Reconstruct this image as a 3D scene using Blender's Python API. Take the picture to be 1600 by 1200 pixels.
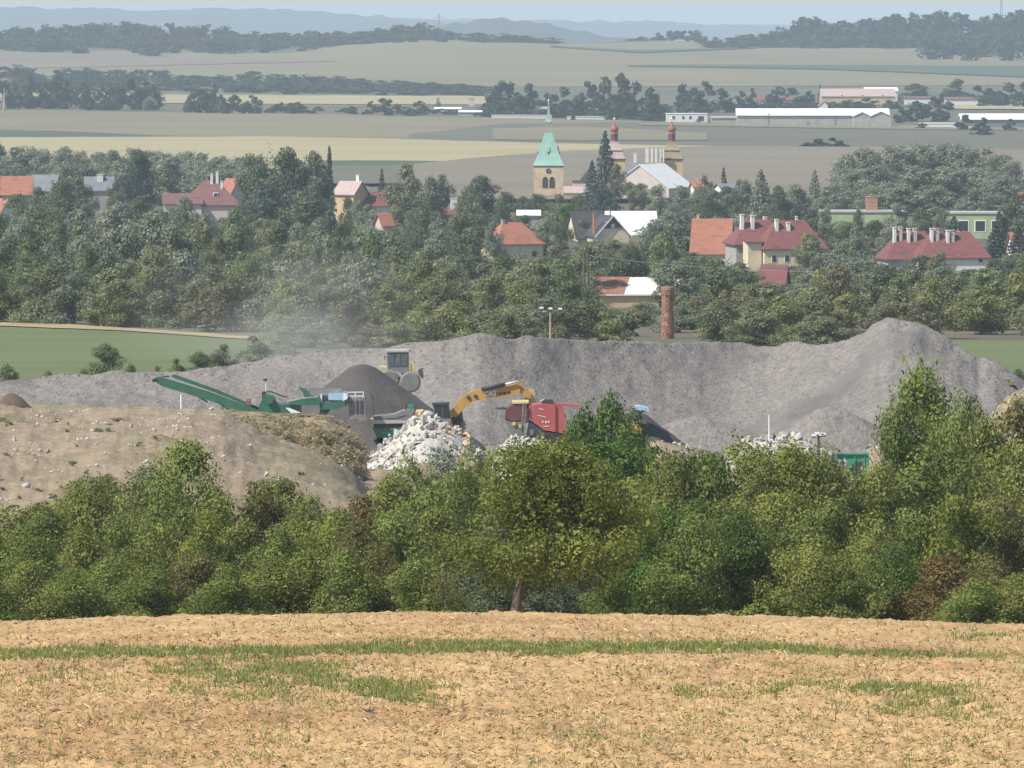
import bpy, math
import numpy as np
from mathutils import Vector, Matrix

for o in list(bpy.data.objects):
    bpy.data.objects.remove(o)
scene = bpy.context.scene
C = scene.collection
R = math.radians

# ------------------------------------------------------------------ camera
FPX = 10000.0            # focal length in pixels of a 1600 pixel wide frame
TH = math.atan((600 - 15) / FPX)
CZ = 50.0                # eye height above the datum
cam = bpy.data.cameras.new('camera')
camo = bpy.data.objects.new('camera', cam)
C.objects.link(camo)
cam.sensor_width = 36.0
cam.lens = 36.0 * FPX / 1600.0
cam.clip_start = 1.0
cam.clip_end = 60000.0
camo.location = (0, 0, CZ)
camo.rotation_euler = (math.pi / 2 - TH, 0, 0)
scene.camera = camo

# ------------------------------------------------------------------ light
SUN_EL, SUN_AZ = R(49), R(-121)      # azimuth clockwise from +Y: to the left and a little behind the viewer
world = bpy.data.worlds.new('World')
scene.world = world
world.use_nodes = True
wn = world.node_tree
wn.nodes.clear()
sky = wn.nodes.new('ShaderNodeTexSky')
sky.sky_type = 'NISHITA'
sky.sun_disc = False
sky.sun_elevation = SUN_EL
sky.sun_rotation = SUN_AZ
sky.air_density = 1.0
sky.dust_density = 0.6
sky.ozone_density = 1.2
bg = wn.nodes.new('ShaderNodeBackground')
bg.inputs[1].default_value = 0.10
wo = wn.nodes.new('ShaderNodeOutputWorld')
wn.links.new(sky.outputs[0], bg.inputs[0])
wn.links.new(bg.outputs[0], wo.inputs[0])
sun = bpy.data.lights.new('sun', 'SUN')
sun.energy = 3.9
sun.angle = R(0.53)
sun.color = (1.0, 0.945, 0.86)
suno = bpy.data.objects.new('sun', sun)
C.objects.link(suno)
sd = Vector((math.sin(SUN_AZ) * math.cos(SUN_EL), math.cos(SUN_AZ) * math.cos(SUN_EL), math.sin(SUN_EL)))
suno.rotation_euler = sd.to_track_quat('Z', 'Y').to_euler()
suno.location = (0, 0, 300)
scene.view_settings.view_transform = 'Standard'
scene.view_settings.look = 'None'
scene.view_settings.exposure = 0.55
scene.view_settings.gamma = 1.0
scene.view_settings.use_curve_mapping = False
cy = scene.cycles
cy.max_bounces = 5
cy.diffuse_bounces = 2
cy.glossy_bounces = 2
cy.transmission_bounces = 3
cy.transparent_max_bounces = 6
cy.volume_bounces = 2
cy.caustics_reflective = False
cy.caustics_refractive = False
cy.use_denoising = True
cy.volume_step_rate = 1.0
cy.volume_max_steps = 64
scene.render.filter_size = 1.6

# ------------------------------------------------------------------ helpers
rng = np.random.default_rng(7)
Sth, Cth = math.sin(TH), math.cos(TH)


def P(x, y, d):
    """World point seen at pixel (x, y) of the 1600x1200 photograph and standing d metres away."""
    u = (np.asarray(x, float) - 800) / FPX
    v = (600 - np.asarray(y, float)) / FPX
    dy = Cth + v * Sth
    dz = -Sth + v * Cth
    t = np.asarray(d, float) / dy
    return np.stack(np.broadcast_arrays(u * t, np.asarray(d, float) + 0 * t, CZ + dz * t), -1)


def zpx(y, d):
    return float(P(800, y, d)[2])


def xpx(x, d):
    return float(P(x, 600, d)[0])


def hash2(ix, iy, s):
    h = (ix.astype(np.int64) * 374761393 + iy.astype(np.int64) * 668265263 + s * 974634777) & 0x7fffffff
    h = ((h ^ (h >> 13)) * 1274126177) & 0x7fffffff
    h = h ^ (h >> 16)
    return (h & 0xffff) / 65535.0


def vnoise(x, y, s=0):
    x = np.asarray(x, float); y = np.asarray(y, float)
    ix = np.floor(x); iy = np.floor(y)
    fx = x - ix; fy = y - iy
    fx = fx * fx * (3 - 2 * fx); fy = fy * fy * (3 - 2 * fy)
    a = hash2(ix, iy, s); b = hash2(ix + 1, iy, s); c = hash2(ix, iy + 1, s); d = hash2(ix + 1, iy + 1, s)
    return (a * (1 - fx) + b * fx) * (1 - fy) + (c * (1 - fx) + d * fx) * fy - 0.5


def fbm(x, y, s=0, n=4, g=0.5):
    t = 0; a = 1.0
    for k in range(n):
        t = t + a * vnoise(x * 2 ** k + 17.3 * k, y * 2 ** k + 9.1 * k, s + k)
        a *= g
    return t


def smooth(a, b, t):
    t = np.clip((np.asarray(t, float) - a) / (b - a), 0, 1)
    return t * t * (3 - 2 * t)


# ---- the lie of the land -------------------------------------------------
_PD = np.array([-400, 0, 30, 60, 95] + list(range(105, 201, 8)) + [201, 212, 230, 270, 300, 330, 400, 440, 470, 500, 600, 700, 800, 900, 1100, 1540, 2300, 3000, 3500, 3800, 4200, 4600, 5000, 5300, 5700, 6500, 8000, 30000], float)
_PZ = []
for d in _PD:
    if 95 <= d <= 201:
        z = -11.26 - .0524 * (d - 95) - .000203 * (d - 95) ** 2
    else:
        z = {-400: 6, 0: -1.7, 30: -4.9, 60: -8.3, 212: -20.9, 230: -22.9, 270: -25.6, 300: -27.6, 330: -28.8, 400: -30, 440: -30.8, 470: -30, 500: -28.75, 600: -31.7, 700: -34.65, 800: -38, 900: -41, 1100: -44, 1540: -45.5, 2300: -46.5, 3000: -47, 3500: -47.2, 3800: -46, 4200: -41, 4600: -35, 5000: -31, 5300: -34, 5700: -45, 6500: -60, 8000: -65, 30000: -70}[d]
    _PZ.append(z)
_PZ = np.array(_PZ)
# height of the ridge crest across the view (metres east of the view axis at 5 km, pixel row of the crest)
_RX = np.array([-5000, -900, -400, -250, -150, -80, -40, 0, 40, 90, 130, 175, 260, 400, 900, 5000], float)
_RY = np.array([72, 72, 73, 76, 73, 62.5, 62.5, 66, 69, 64, 62.5, 71, 74, 76, 74, 74], float)


def zg(X, d):
    """Height of the open ground."""
    X = np.asarray(X, float); d = np.asarray(d, float)
    z = np.interp(d, _PD, _PZ)
    w = smooth(90, 150, d) * (1 - smooth(230, 300, d))
    z = z - w * 0.26 * np.clip((X + 1.5) / 16, -2.2, 2.2) ** 2
    rz = -(np.interp(X, _RX, _RY) - 15) * .5
    w2 = smooth(3700, 5000, d) * (1 - smooth(5050, 6200, d))
    z = z + w2 * (rz + 31)
    z = z + smooth(1800, 2600, d) * 0.8 * fbm(X / 260., d / 420., 5, 2)
    return z + CZ


def G(x, y, d0, d1, n=46):
    """Where the line of sight through pixel (x, y) meets the open ground between d0 and d1."""
    x = np.asarray(x, float); y = np.asarray(y, float)
    lo = np.full(np.broadcast(x, y).shape, float(d0)); hi = np.full(lo.shape, float(d1))
    for _ in range(n):
        m = (lo + hi) / 2
        p = P(x, y, m)
        above = p[..., 2] > zg(p[..., 0], m)
        lo = np.where(above, m, lo); hi = np.where(above, hi, m)
    p = P(x, y, hi)
    p[..., 2] = zg(p[..., 0], hi)
    return p


# ---- mesh building ---------------------------------------------------------
class MB:
    def __init__(s):
        s.v = []; s.f = []; s.m = []; s.n = 0

    def add(s, v, f, m=0):
        v = np.asarray(v, float).reshape(-1, 3)
        s.v.append(v)
        for q in f:
            s.f.append(tuple(int(i) + s.n for i in q)); s.m.append(m)
        s.n += len(v)
        return s

    def box(s, c, size, rot=0.0, m=0, taper=1.0):
        hx, hy, hz = size[0] / 2, size[1] / 2, size[2] / 2
        v = np.array([[-hx, -hy, -hz], [hx, -hy, -hz], [hx, hy, -hz], [-hx, hy, -hz],
                      [-hx * taper, -hy * taper, hz], [hx * taper, -hy * taper, hz], [hx * taper, hy * taper, hz], [-hx * taper, hy * taper, hz]])
        cr, sr = math.cos(rot), math.sin(rot)
        v = np.stack([v[:, 0] * cr - v[:, 1] * sr, v[:, 0] * sr + v[:, 1] * cr, v[:, 2]], 1) + np.asarray(c)
        return s.add(v, [(3, 2, 1, 0), (4, 5, 6, 7), (0, 1, 5, 4), (1, 2, 6, 5), (2, 3, 7, 6), (3, 0, 4, 7)], m)

    def bar(s, a, b, w, h=None, m=0, up=(0, 0, 1)):
        """A square bar from a to b."""
        h = h or w
        a = np.asarray(a, float); b = np.asarray(b, float)
        t = b - a; t = t / np.linalg.norm(t)
        u = np.asarray(up, float)
        if abs(t @ u) > .95: u = np.array([1., 0, 0])
        sx = np.cross(t, u); sx /= np.linalg.norm(sx); uy = np.cross(sx, t)
        v = [p + sx * i * w / 2 + uy * j * h / 2 for p in (a, b) for i, j in ((-1, -1), (1, -1), (1, 1), (-1, 1))]
        return s.add(v, [(3, 2, 1, 0), (4, 5, 6, 7), (0, 1, 5, 4), (1, 2, 6, 5), (2, 3, 7, 6), (3, 0, 4, 7)], m)

    def tube(s, pts, rad, k=8, m=0, cap=True):
        pts = np.asarray(pts, float); n = len(pts)
        rad = np.broadcast_to(np.asarray(rad, float), (n,))
        vs = []
        for i in range(n):
            t = pts[min(i + 1, n - 1)] - pts[max(i - 1, 0)]; t = t / (np.linalg.norm(t) + 1e-9)
            u = np.array([0, 1., 0]) if abs(t[1]) < .9 else np.array([1., 0, 0])
            a = np.cross(t, u); a /= np.linalg.norm(a); b = np.cross(t, a)
            for j in range(k):
                q = 2 * math.pi * j / k
                vs.append(pts[i] + rad[i] * (a * math.cos(q) + b * math.sin(q)))
        f = [(i * k + j, i * k + (j + 1) % k, (i + 1) * k + (j + 1) % k, (i + 1) * k + j) for i in range(n - 1) for j in range(k)]
        if cap:
            f += [tuple(range(k))[::-1], tuple((n - 1) * k + j for j in range(k))]
        return s.add(vs, f, m)

    def lathe(s, c, prof, k=8, m=0, rot=0.0):
        """prof: (radius, z) pairs turned about a vertical axis at c."""
        c = np.asarray(c, float)
        vs = [c + np.array([r * math.cos(rot + 2 * math.pi * j / k), r * math.sin(rot + 2 * math.pi * j / k), z]) for r, z in prof for j in range(k)]
        n = len(prof)
        f = [(i * k + j, i * k + (j + 1) % k, (i + 1) * k + (j + 1) % k, (i + 1) * k + j) for i in range(n - 1) for j in range(k)]
        f += [tuple(range(k))[::-1], tuple((n - 1) * k + j for j in range(k))]
        return s.add(vs, f, m)

    def prism(s, poly, thick, m=0):
        """poly: 3-D outline; thick: metres in +Y."""
        a = np.asarray(poly, float); n = len(a)
        b = a + np.array([0, thick, 0])
        f = [tuple(range(n))[::-1], tuple(range(n, 2 * n))] + [(i, (i + 1) % n, n + (i + 1) % n, n + i) for i in range(n)]
        return s.add(np.vstack([a, b]), f, m)

    def mesh(s, name):
        me = bpy.data.meshes.new(name)
        me.from_pydata([tuple(p) for p in np.vstack(s.v)], [], s.f)
        if any(s.m):
            me.polygons.foreach_set('material_index', s.m)
        me.update()
        return me

    def build(s, name, mats, parent=None, smooth_shade=False):
        return link(name, s.mesh(name), mats, parent, smooth_shade)


def fast_mesh(name, v, f, tint=None, smooth_shade=False):
    """Mesh from arrays; every face has the same number of corners."""
    me = bpy.data.meshes.new(name)
    v = np.ascontiguousarray(v, np.float32); f = np.ascontiguousarray(f, np.int32)
    k = f.shape[1]
    me.vertices.add(len(v)); me.loops.add(f.size); me.polygons.add(len(f))
    me.vertices.foreach_set('co', v.ravel())
    me.loops.foreach_set('vertex_index', f.ravel())
    me.polygons.foreach_set('loop_start', np.arange(0, f.size, k, dtype=np.int32))
    me.polygons.foreach_set('loop_total', np.full(len(f), k, np.int32))
    if tint is not None:
        at = me.attributes.new('tint', 'FLOAT', 'FACE')
        at.data.foreach_set('value', np.ascontiguousarray(tint, np.float32))
    if smooth_shade:
        me.polygons.foreach_set('use_smooth', np.ones(len(f), bool))
    me.update(calc_edges=True)
    me.validate()
    return me


def link(name, me, mats, parent=None, smooth_shade=False):
    o = bpy.data.objects.new(name, me)
    C.objects.link(o)
    if not isinstance(mats, (list, tuple)): mats = [mats]
    if len(me.materials) == 0:
        for m in mats: me.materials.append(m)
    if smooth_shade:
        me.polygons.foreach_set('use_smooth', [True] * len(me.polygons))
    if parent is not None: o.parent = parent
    return o


def tag(o, label=None, cat=None, group=None, kind=None):
    if label: o['label'] = label
    if cat: o['category'] = cat
    if group: o['group'] = group
    if kind: o['kind'] = kind
    return o


def thing(name, label, cat, loc=(0, 0, 0), rot=0.0, group=None):
    o = bpy.data.objects.new(name, None)
    o.empty_display_size = 0.5
    C.objects.link(o)
    o.location = [float(q) for q in loc]; o.rotation_euler = (0, 0, rot)
    return tag(o, label, cat, group)


# ---- materials -------------------------------------------------------------
def mat(name, col, rough=0.85, var=0.18, scale=1.0, detail=5.0, stretch=(1, 1, 1), bump=0.0, bscale=None, col2=None, spec=0.3, metal=0.0, obj=False, tintamt=0.0, blotch=None):
    m = bpy.data.materials.new(name)
    m.use_nodes = True
    nt = m.node_tree; N = nt.nodes; L = nt.links
    b = N['Principled BSDF']
    b.inputs['Roughness'].default_value = rough
    b.inputs['Specular IOR Level'].default_value = spec
    b.inputs['Metallic'].default_value = metal
    if obj:
        tc = N.new('ShaderNodeTexCoord'); src = tc.outputs['Object']
    else:
        ge = N.new('ShaderNodeNewGeometry'); src = ge.outputs['Position']
    mp = N.new('ShaderNodeMapping'); mp.inputs['Scale'].default_value = stretch
    L.new(src, mp.inputs[0])
    nz = N.new('ShaderNodeTexNoise')
    nz.inputs['Scale'].default_value = scale; nz.inputs['Detail'].default_value = detail; nz.inputs['Roughness'].default_value = .62
    L.new(mp.outputs[0], nz.inputs['Vector'])
    mx = N.new('ShaderNodeMix'); mx.data_type = 'RGBA'
    c2 = col2 or tuple(min(1, c * (1 + var)) for c in col)
    c1 = col if col2 else tuple(c * (1 - var) for c in col)
    mx.inputs[6].default_value = (*c1, 1); mx.inputs[7].default_value = (*c2, 1)
    rp = N.new('ShaderNodeMapRange'); rp.inputs[1].default_value = .33; rp.inputs[2].default_value = .67
    L.new(nz.outputs[0], rp.inputs[0]); L.new(rp.outputs[0], mx.inputs[0])
    out = mx.outputs[2]
    if blotch:                         # (colour, scale, threshold, softness)
        n2 = N.new('ShaderNodeTexNoise'); n2.inputs['Scale'].default_value = blotch[1]; n2.inputs['Detail'].default_value = 6; n2.inputs['Roughness'].default_value = .65
        L.new(mp.outputs[0], n2.inputs['Vector'])
        r2 = N.new('ShaderNodeMapRange'); r2.inputs[1].default_value = blotch[2]; r2.inputs[2].default_value = blotch[2] + blotch[3]
        L.new(n2.outputs[0], r2.inputs[0])
        m2 = N.new('ShaderNodeMix'); m2.data_type = 'RGBA'; m2.inputs[7].default_value = (*blotch[0], 1)
        L.new(r2.outputs[0], m2.inputs[0]); L.new(out, m2.inputs[6]); out = m2.outputs[2]
    if tintamt:
        at = N.new('ShaderNodeAttribute'); at.attribute_name = 'tint'
        r3 = N.new('ShaderNodeMapRange'); r3.inputs[3].default_value = 1 - tintamt; r3.inputs[4].default_value = 1 + tintamt
        L.new(at.outputs['Fac'], r3.inputs[0])
        m3 = N.new('ShaderNodeMix'); m3.data_type = 'RGBA'; m3.blend_type = 'MULTIPLY'; m3.inputs[0].default_value = 1
        L.new(out, m3.inputs[6]); L.new(r3.outputs[0], m3.inputs[7]); out = m3.outputs[2]
    L.new(out, b.inputs['Base Color'])
    if bump:
        bn = N.new('ShaderNodeTexNoise'); bn.inputs['Scale'].default_value = bscale or scale * 4; bn.inputs['Detail'].default_value = 6
        L.new(mp.outputs[0], bn.inputs['Vector'])
        bp = N.new('ShaderNodeBump'); bp.inputs['Strength'].default_value = 1.0; bp.inputs['Distance'].default_value = bump
        L.new(bn.outputs[0], bp.inputs['Height']); L.new(bp.outputs[0], b.inputs['Normal'])
    return m


def leaf_mat(name, col, col2, trans=0.28):
    """Leaves: two-tone by leaf and by tree, some light through the leaf."""
    m = bpy.data.materials.new(name)
    m.use_nodes = True
    nt = m.node_tree; N = nt.nodes; L = nt.links
    N.clear()
    at = N.new('ShaderNodeAttribute'); at.attribute_name = 'tint'
    oi = N.new('ShaderNodeObjectInfo')
    ad = N.new('ShaderNodeMath'); ad.operation = 'MULTIPLY_ADD'; ad.inputs[1].default_value = .45; 
    L.new(oi.outputs['Random'], ad.inputs[0])
    sb = N.new('ShaderNodeMath'); sb.operation = 'SUBTRACT'; sb.inputs[1].default_value = .22
    L.new(at.outputs['Fac'], sb.inputs[0]); L.new(sb.outputs[0], ad.inputs[2])
    mx = N.new('ShaderNodeMix'); mx.data_type = 'RGBA'
    mx.inputs[6].default_value = (*col, 1); mx.inputs[7].default_value = (*col2, 1)
    L.new(ad.outputs[0], mx.inputs[0])
    df = N.new('ShaderNodeBsdfDiffuse'); tr = N.new('ShaderNodeBsdfTranslucent')
    gl = N.new('ShaderNodeBsdfGlossy'); gl.inputs['Roughness'].default_value = .45; gl.inputs[0].default_value = (1, 1, 1, 1)
    ms = N.new('ShaderNodeMixShader'); ms.inputs[0].default_value = trans
    m2 = N.new('ShaderNodeMixShader'); m2.inputs[0].default_value = .006
    out = N.new('ShaderNodeOutputMaterial')
    L.new(mx.outputs[2], df.inputs[0]); L.new(mx.outputs[2], tr.inputs[0])
    L.new(df.outputs[0], ms.inputs[1]); L.new(tr.outputs[0], ms.inputs[2])
    L.new(ms.outputs[0], m2.inputs[1]); L.new(gl.outputs[0], m2.inputs[2])
    L.new(m2.outputs[0], out.inputs[0])
    return m
# ------------------------------------------------------------------ ground
M = {}
M['ground'] = mat('ground_soil', (.13, .115, .075), .95, .3, .02, 6, blotch=((.085, .10, .05), .008, .5, .1))


def grid_faces(nr, nc):
    i = np.arange(nr - 1)[:, None] * nc + np.arange(nc - 1)[None, :]
    i = i.ravel()
    return np.stack([i, i + 1, i + nc + 1, i + nc], 1)


_xs = np.concatenate([np.arange(-700, 701, 20.), np.array([760, 840, 950, 1100, 1300, 1600, 2000, 2500, 3200, 4000, 5000, 6000])])
_xs = np.unique(np.concatenate([_xs, -_xs]))
_ys = np.unique(np.concatenate([np.arange(-400, 80, 40.), np.arange(80, 520, 6.), np.arange(520, 1000, 15.), np.arange(1000, 2600, 40.), np.arange(2600, 6600, 40.), np.arange(6600, 8000, 200.), np.arange(8000, 25001, 1000.)]))
XX, YY = np.meshgrid(_xs, _ys)
ZZ = zg(XX, YY)
# the field sheet and the quarry sheets lie on top of this one
ZZ = ZZ - 0.45 * smooth(60, 90, YY) * (1 - smooth(215, 235, YY))
ground = link('ground', fast_mesh('ground', np.stack([XX, YY, ZZ], -1).reshape(-1, 3), grid_faces(len(_ys), len(_xs)), smooth_shade=True), M['ground'])
tag(ground, kind='structure')

# ------------------------------------------------------------------ the stubble field at our feet
FU = np.concatenate([np.linspace(-.20, -.096, 40)[:-1], np.linspace(-.096, .096, 420), np.linspace(.096, .20, 40)[1:]])
_q = np.linspace(0, 1, 510)
FD = 80 + 128 * (_q * .55 + .45 * _q ** 1.6)
UU, DD = np.meshgrid(FU, FD)
XX = UU * DD


def field_z(X, D):
    amp = smooth(78, 90, D)
    clod = fbm(X / .55, D / .8, 31, 4, .6)
    clod2 = np.abs(fbm(X / .22, D / .35, 57, 2, .6))
    swell = fbm(X / 5.5, D / 9., 77, 3)
    return zg(X, D) + amp * (.13 * clod + .10 * clod2 + .16 * swell)


ZZ = field_z(XX, DD)
ZZ[-1] -= 1.0; ZZ[0] -= 1.0
ZZ[:, 0] -= 1.0; ZZ[:, -1] -= 1.0
M['field'] = mat('dry_field_soil', (.435, .272, .119), .95, .2, 1.6, 9, stretch=(1, .55, 1), col2=(.54, .364, .178), blotch=((.36, .205, .090), .20, .46, .2), bump=.03, bscale=9)
stub = link('stubble_field', fast_mesh('stubble_field', np.stack([XX, DD, ZZ], -1).reshape(-1, 3), grid_faces(len(FD), len(FU))), M['field'])
tag(stub, kind='structure')


def blades(name, pts, ln, wd, elev, mats, lean=None, tint=None, seed=1):
    """Thin four-cornered blades or straws rooted at pts."""
    r = np.random.default_rng(seed); n = len(pts)
    az = r.uniform(0, 2 * math.pi, n)
    t = np.stack([np.cos(az) * np.cos(elev), np.sin(az) * np.cos(elev), np.sin(elev)], 1)
    s = np.cross(t, r.normal(size=(n, 3))); s /= np.linalg.norm(s, axis=1)[:, None] + 1e-9
    w = (s * wd[:, None] / 2)
    b = pts + t * ln[:, None]
    v = np.stack([pts - w, pts + w, b + w * .6, b - w * .6], 1).reshape(-1, 3)
    f = np.arange(4 * n).reshape(n, 4)
    o = link(name, fast_mesh(name, v, f, r.uniform(0, 1, n) if tint is None else tint), mats)
    return o


def field_pts(n, seed, wfun=None):
    """Random ground points of the field, evenly over what is seen of it; wfun keeps a share by pixel place."""
    r = np.random.default_rng(seed)
    x = r.uniform(-420, 2020, n); y = 958 + 300 * r.uniform(0, 1, n) ** 1.15
    if wfun is not None:
        k = r.uniform(0, 1, n) < wfun(x, y)
        x, y = x[k], y[k]
    p = G(x, y, 78, 203)
    k = p[:, 1] < 202.5
    p = p[k]
    p[:, 2] = field_z(p[:, 0], p[:, 1]) - .01
    return p


M['straw'] = mat('dry_straw', (.56, .40, .20), .8, .2, 3, tintamt=.35, col2=(.62, .47, .26))
M['straw_dark'] = mat('weathered_shade_straw', (.21, .125, .06), .85, .25, 3, tintamt=.5)  # dark tone stands in for the shaded gaps between straws
M['grass'] = leaf_mat('young_grass', (.155, .205, .055), (.27, .31, .10), .3)

r = np.random.default_rng(3)
p = field_pts(95000, 21)
n = len(p)
straw = blades('straw', p, r.uniform(.04, .17, n) * (1 + .8 * (r.uniform(0, 1, n) > .95)), r.uniform(.008, .017, n) * (p[:, 1] / 110), r.uniform(-.05, .5, n), M['straw'], seed=4)
tag(straw, 'pale dry straw lying over the bare field', kind='stuff')
p = field_pts(88000, 22)
n = len(p)
clods = blades('weathered_shade_straw', p, r.uniform(.03, .10, n), r.uniform(.012, .03, n) * (p[:, 1] / 100), r.uniform(0, .5, n), M['straw_dark'], seed=5)
tag(clods, 'brown weathered straw and crumbs, coloured dark as shaded gaps, on the bare field', kind='stuff')


def green_w(x, y):
    def band(xa, ya, xb, yb, hw, soft):
        t = (x - xa) / (xb - xa)
        yc = ya + (yb - ya) * t
        e = 1 - smooth(hw, hw + soft, np.abs(y - yc))
        return e * smooth(-.03, .04, t) * (1 - smooth(.72, 1.06, t))
    y0 = y; x = x + 40 * fbm(x / 60., y / 14., 191, 3); y = y + np.where(y0 < 1034, 2.5, 9) * fbm(x / 70., y0 / 16., 197, 3)
    n = fbm(x / 90., y / 22., 91, 3) + .5
    n2 = fbm(x / 30., y / 8., 95, 3) + .5
    w = 1.3 * band(-300, 1026, 900, 1020.5, 4, 5) + 1.4 * band(560, 1021, 1320, 1019, 5, 6) + band(1040, 1021, 1500, 1026, 3, 6) * (.35 + .5 * n) + band(1300, 1026, 1900, 1030, 3, 7) * .4 * n2
    w += .55 * band(240, 1047, 360, 1048, 7, 9) + .45 * band(270, 1080, 470, 1086, 6, 14) * n2 + .4 * band(340, 1062, 520, 1052, 8, 12)
    w += .42 * band(470, 1062, 720, 1096, 5, 14) + .35 * band(380, 1042, 560, 1048, 6, 8) + .35 * band(560, 1080, 680, 1098, 5, 9)
    w += .6 * band(1040, 1088, 1180, 1085, 3, 8) * n + .6 * band(1330, 1080, 1520, 1085, 3, 8) + .5 * band(1180, 1082, 1360, 1080, 5, 8) * n2
    w += .7 * band(1500, 1002, 1590, 1000, 1.5, 2) + .5 * band(1360, 1102, 1560, 1110, 9, 10) * n2 + .16 * band(-200, 1066, 240, 1052, 10, 12) * n2
    w += .035 * smooth(.45, .75, n) + .012
    return np.clip(w, 0, 1) * smooth(.12, .42, n2 * .5 + n * .6 + w * .25)


p = field_pts(760000, 23, green_w)
n = len(p)
print('grass', n)
grass = blades('grass', p, r.uniform(.06, .17, n), r.uniform(.010, .018, n) * (p[:, 1] / 100), r.uniform(.5, 1.5, n), M['grass'], seed=6)
tag(grass, 'patches of short green grass sprouting in the bare field', kind='stuff')

# ------------------------------------------------------------------ far fields, laid over the ground sheet
M['f_brown'] = mat('fallow_earth', (.195, .172, .100), .95, .10, .012, 6, stretch=(.5, 1, 1), blotch=((.235, .195, .125), .005, .5, .2))
M['f_green'] = mat('dark_crop', (.075, .10, .055), .95, .15, .02, 6, stretch=(.4, 1, 1))
M['f_stub'] = mat('pale_stubble', (.36, .305, .165), .95, .1, .03, 6, stretch=(.25, 1, 1), blotch=((.30, .27, .14), .012, .5, .2))
M['f_plough'] = mat('ploughed_earth', (.200, .170, .118), .95, .14, .012, 6, stretch=(.4, 1, 1), blotch=((.205, .165, .125), .006, .5, .15))
M['f_slope'] = mat('slope_earth', (.195, .172, .092), .95, .12, .006, 6, stretch=(.5, 1, 1), blotch=((.20, .18, .10), .0025, .5, .2))
M['f_grey'] = mat('harvested_earth', (.13, .125, .085), .95, .12, .012, 6, stretch=(.3, 1, 1))
M['f_meadow'] = mat('meadow_grass', (.125, .155, .058), .95, .16, .06, 6, stretch=(.5, 1, 1), blotch=((.125, .155, .06), .03, .5, .2))
M['f_dry'] = mat('dry_verge', (.36, .28, .15), .95, .2, .2, 5)
M['track'] = mat('dusty_track', (.40, .35, .26), .95, .1, .05, 4)


def field_sheet(name, top, bot, m, d0, d1, lift, step=12, rows=10):
    """A field between two boundary lines given in pixels of the photograph, laid on the ground."""
    tx, ty = zip(*top); bx, by = zip(*bot)
    x0, x1 = min(tx[0], bx[0]), max(tx[-1], bx[-1])
    xs = np.arange(x0, x1 + step, step)
    yt = np.interp(xs, tx, ty) + .5 * fbm(xs / 40., xs * 0, hash(name) % 97, 3)
    yb = np.interp(xs, bx, by) + .5 * fbm(xs / 40., xs * 0 + 3, hash(name) % 89, 3)
    yb = np.maximum(yb, yt + .05)
    s = np.linspace(0, 1, rows)[:, None]
    p = G(xs[None, :] + 0 * s, yb[None, :] * (1 - s) + yt[None, :] * s, d0, d1)
    p[..., 2] += lift
    return tag(link(name, fast_mesh(name, p.reshape(-1, 3), grid_faces(rows, len(xs)), smooth_shade=True), m), kind='structure')


field_sheet('fallow_field', [(-700, 171), (0, 173), (420, 178), (760, 184), (1000, 189)], [(-700, 206), (0, 219), (420, 222), (700, 216), (800, 200), (1000, 193)], M['f_brown'], 1600, 3300, .20)
field_sheet('crop_strip', [(-700, 196), (0, 204), (90, 206), (240, 213), (420, 216)], [(-700, 219), (0, 221), (90, 221), (240, 217), (420, 217)], M['f_green'], 1600, 3300, .40)
field_sheet('harvested_field', [(640, 212), (790, 195), (980, 193), (1300, 197), (2300, 205)], [(640, 223), (760, 226), (1000, 231), (1240, 234), (2300, 246)], M['f_grey'], 1600, 3300, .55)
field_sheet('fallow_strip', [(770, 204), (900, 200), (1100, 210)], [(770, 221), (900, 223), (1100, 222)], M['f_brown'], 1600, 3300, .75)
field_sheet('light_strip', [(1000, 193), (1300, 197), (1600, 201), (2300, 208)], [(1000, 198), (1300, 203), (1600, 207), (2300, 216)], M['f_brown'], 1600, 3300, .75)
field_sheet('stubble_strip', [(-700, 214), (0, 217), (420, 216), (640, 220), (830, 226), (1110, 231)], [(-700, 262), (0, 268), (420, 268), (640, 264), (830, 250), (1110, 236)], M['f_stub'], 1500, 3300, .65)
field_sheet('green_strip', [(500, 255), (640, 255), (700, 256)], [(500, 263), (640, 263), (700, 262)], M['f_green'], 1500, 3300, .85)
field_sheet('meadow_strip', [(460, 263), (700, 262)], [(460, 292), (700, 292)], M['f_grey'], 1400, 3300, .85)
field_sheet('ploughed_field', [(640, 262), (760, 250), (900, 240), (1110, 233), (1330, 234), (2300, 248)], [(640, 318), (900, 318), (1330, 318), (2300, 318)], M['f_plough'], 1300, 3300, 1.05)
field_sheet('pale_strip', [(-700, 144), (60, 146), (160, 148), (420, 149), (760, 151)], [(-700, 158), (60, 158), (160, 161), (420, 163), (760, 164)], M['f_stub'], 2500, 3790, .30)
field_sheet('slope_field', [(-700, 74), (0, 78), (450, 84), (520, 72), (640, 63.5), (700, 63.5), (800, 67), (880, 70), (1000, 66), (1060, 64), (1150, 73), (2300, 76)], [(-700, 128), (0, 132), (800, 136), (1600, 134), (2300, 130)], M['f_slope'], 3600, 5150, .25, rows=30)
field_sheet('reddish_field', [(-700, 80), (0, 81), (220, 86), (520, 96)], [(-700, 112), (0, 108), (220, 104), (520, 97)], M['f_plough'], 3600, 5100, .55)
field_sheet('grass_line', [(860, 72), (1000, 80), (1140, 76), (1200, 74)], [(860, 74.5), (1000, 84), (1140, 78), (1200, 75)], M['f_green'], 3600, 5150, .8)
field_sheet('rough_pasture', [(980, 103), (1300, 103), (2300, 106)], [(980, 104.5), (1300, 110), (1600, 122), (2300, 124)], M['f_green'], 3600, 5100, .8)
field_sheet('far_stubble', [(1480, 165), (1600, 165), (2300, 166)], [(1480, 171), (1600, 172), (2300, 174)], M['f_stub'], 2600, 3790, .5)
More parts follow.
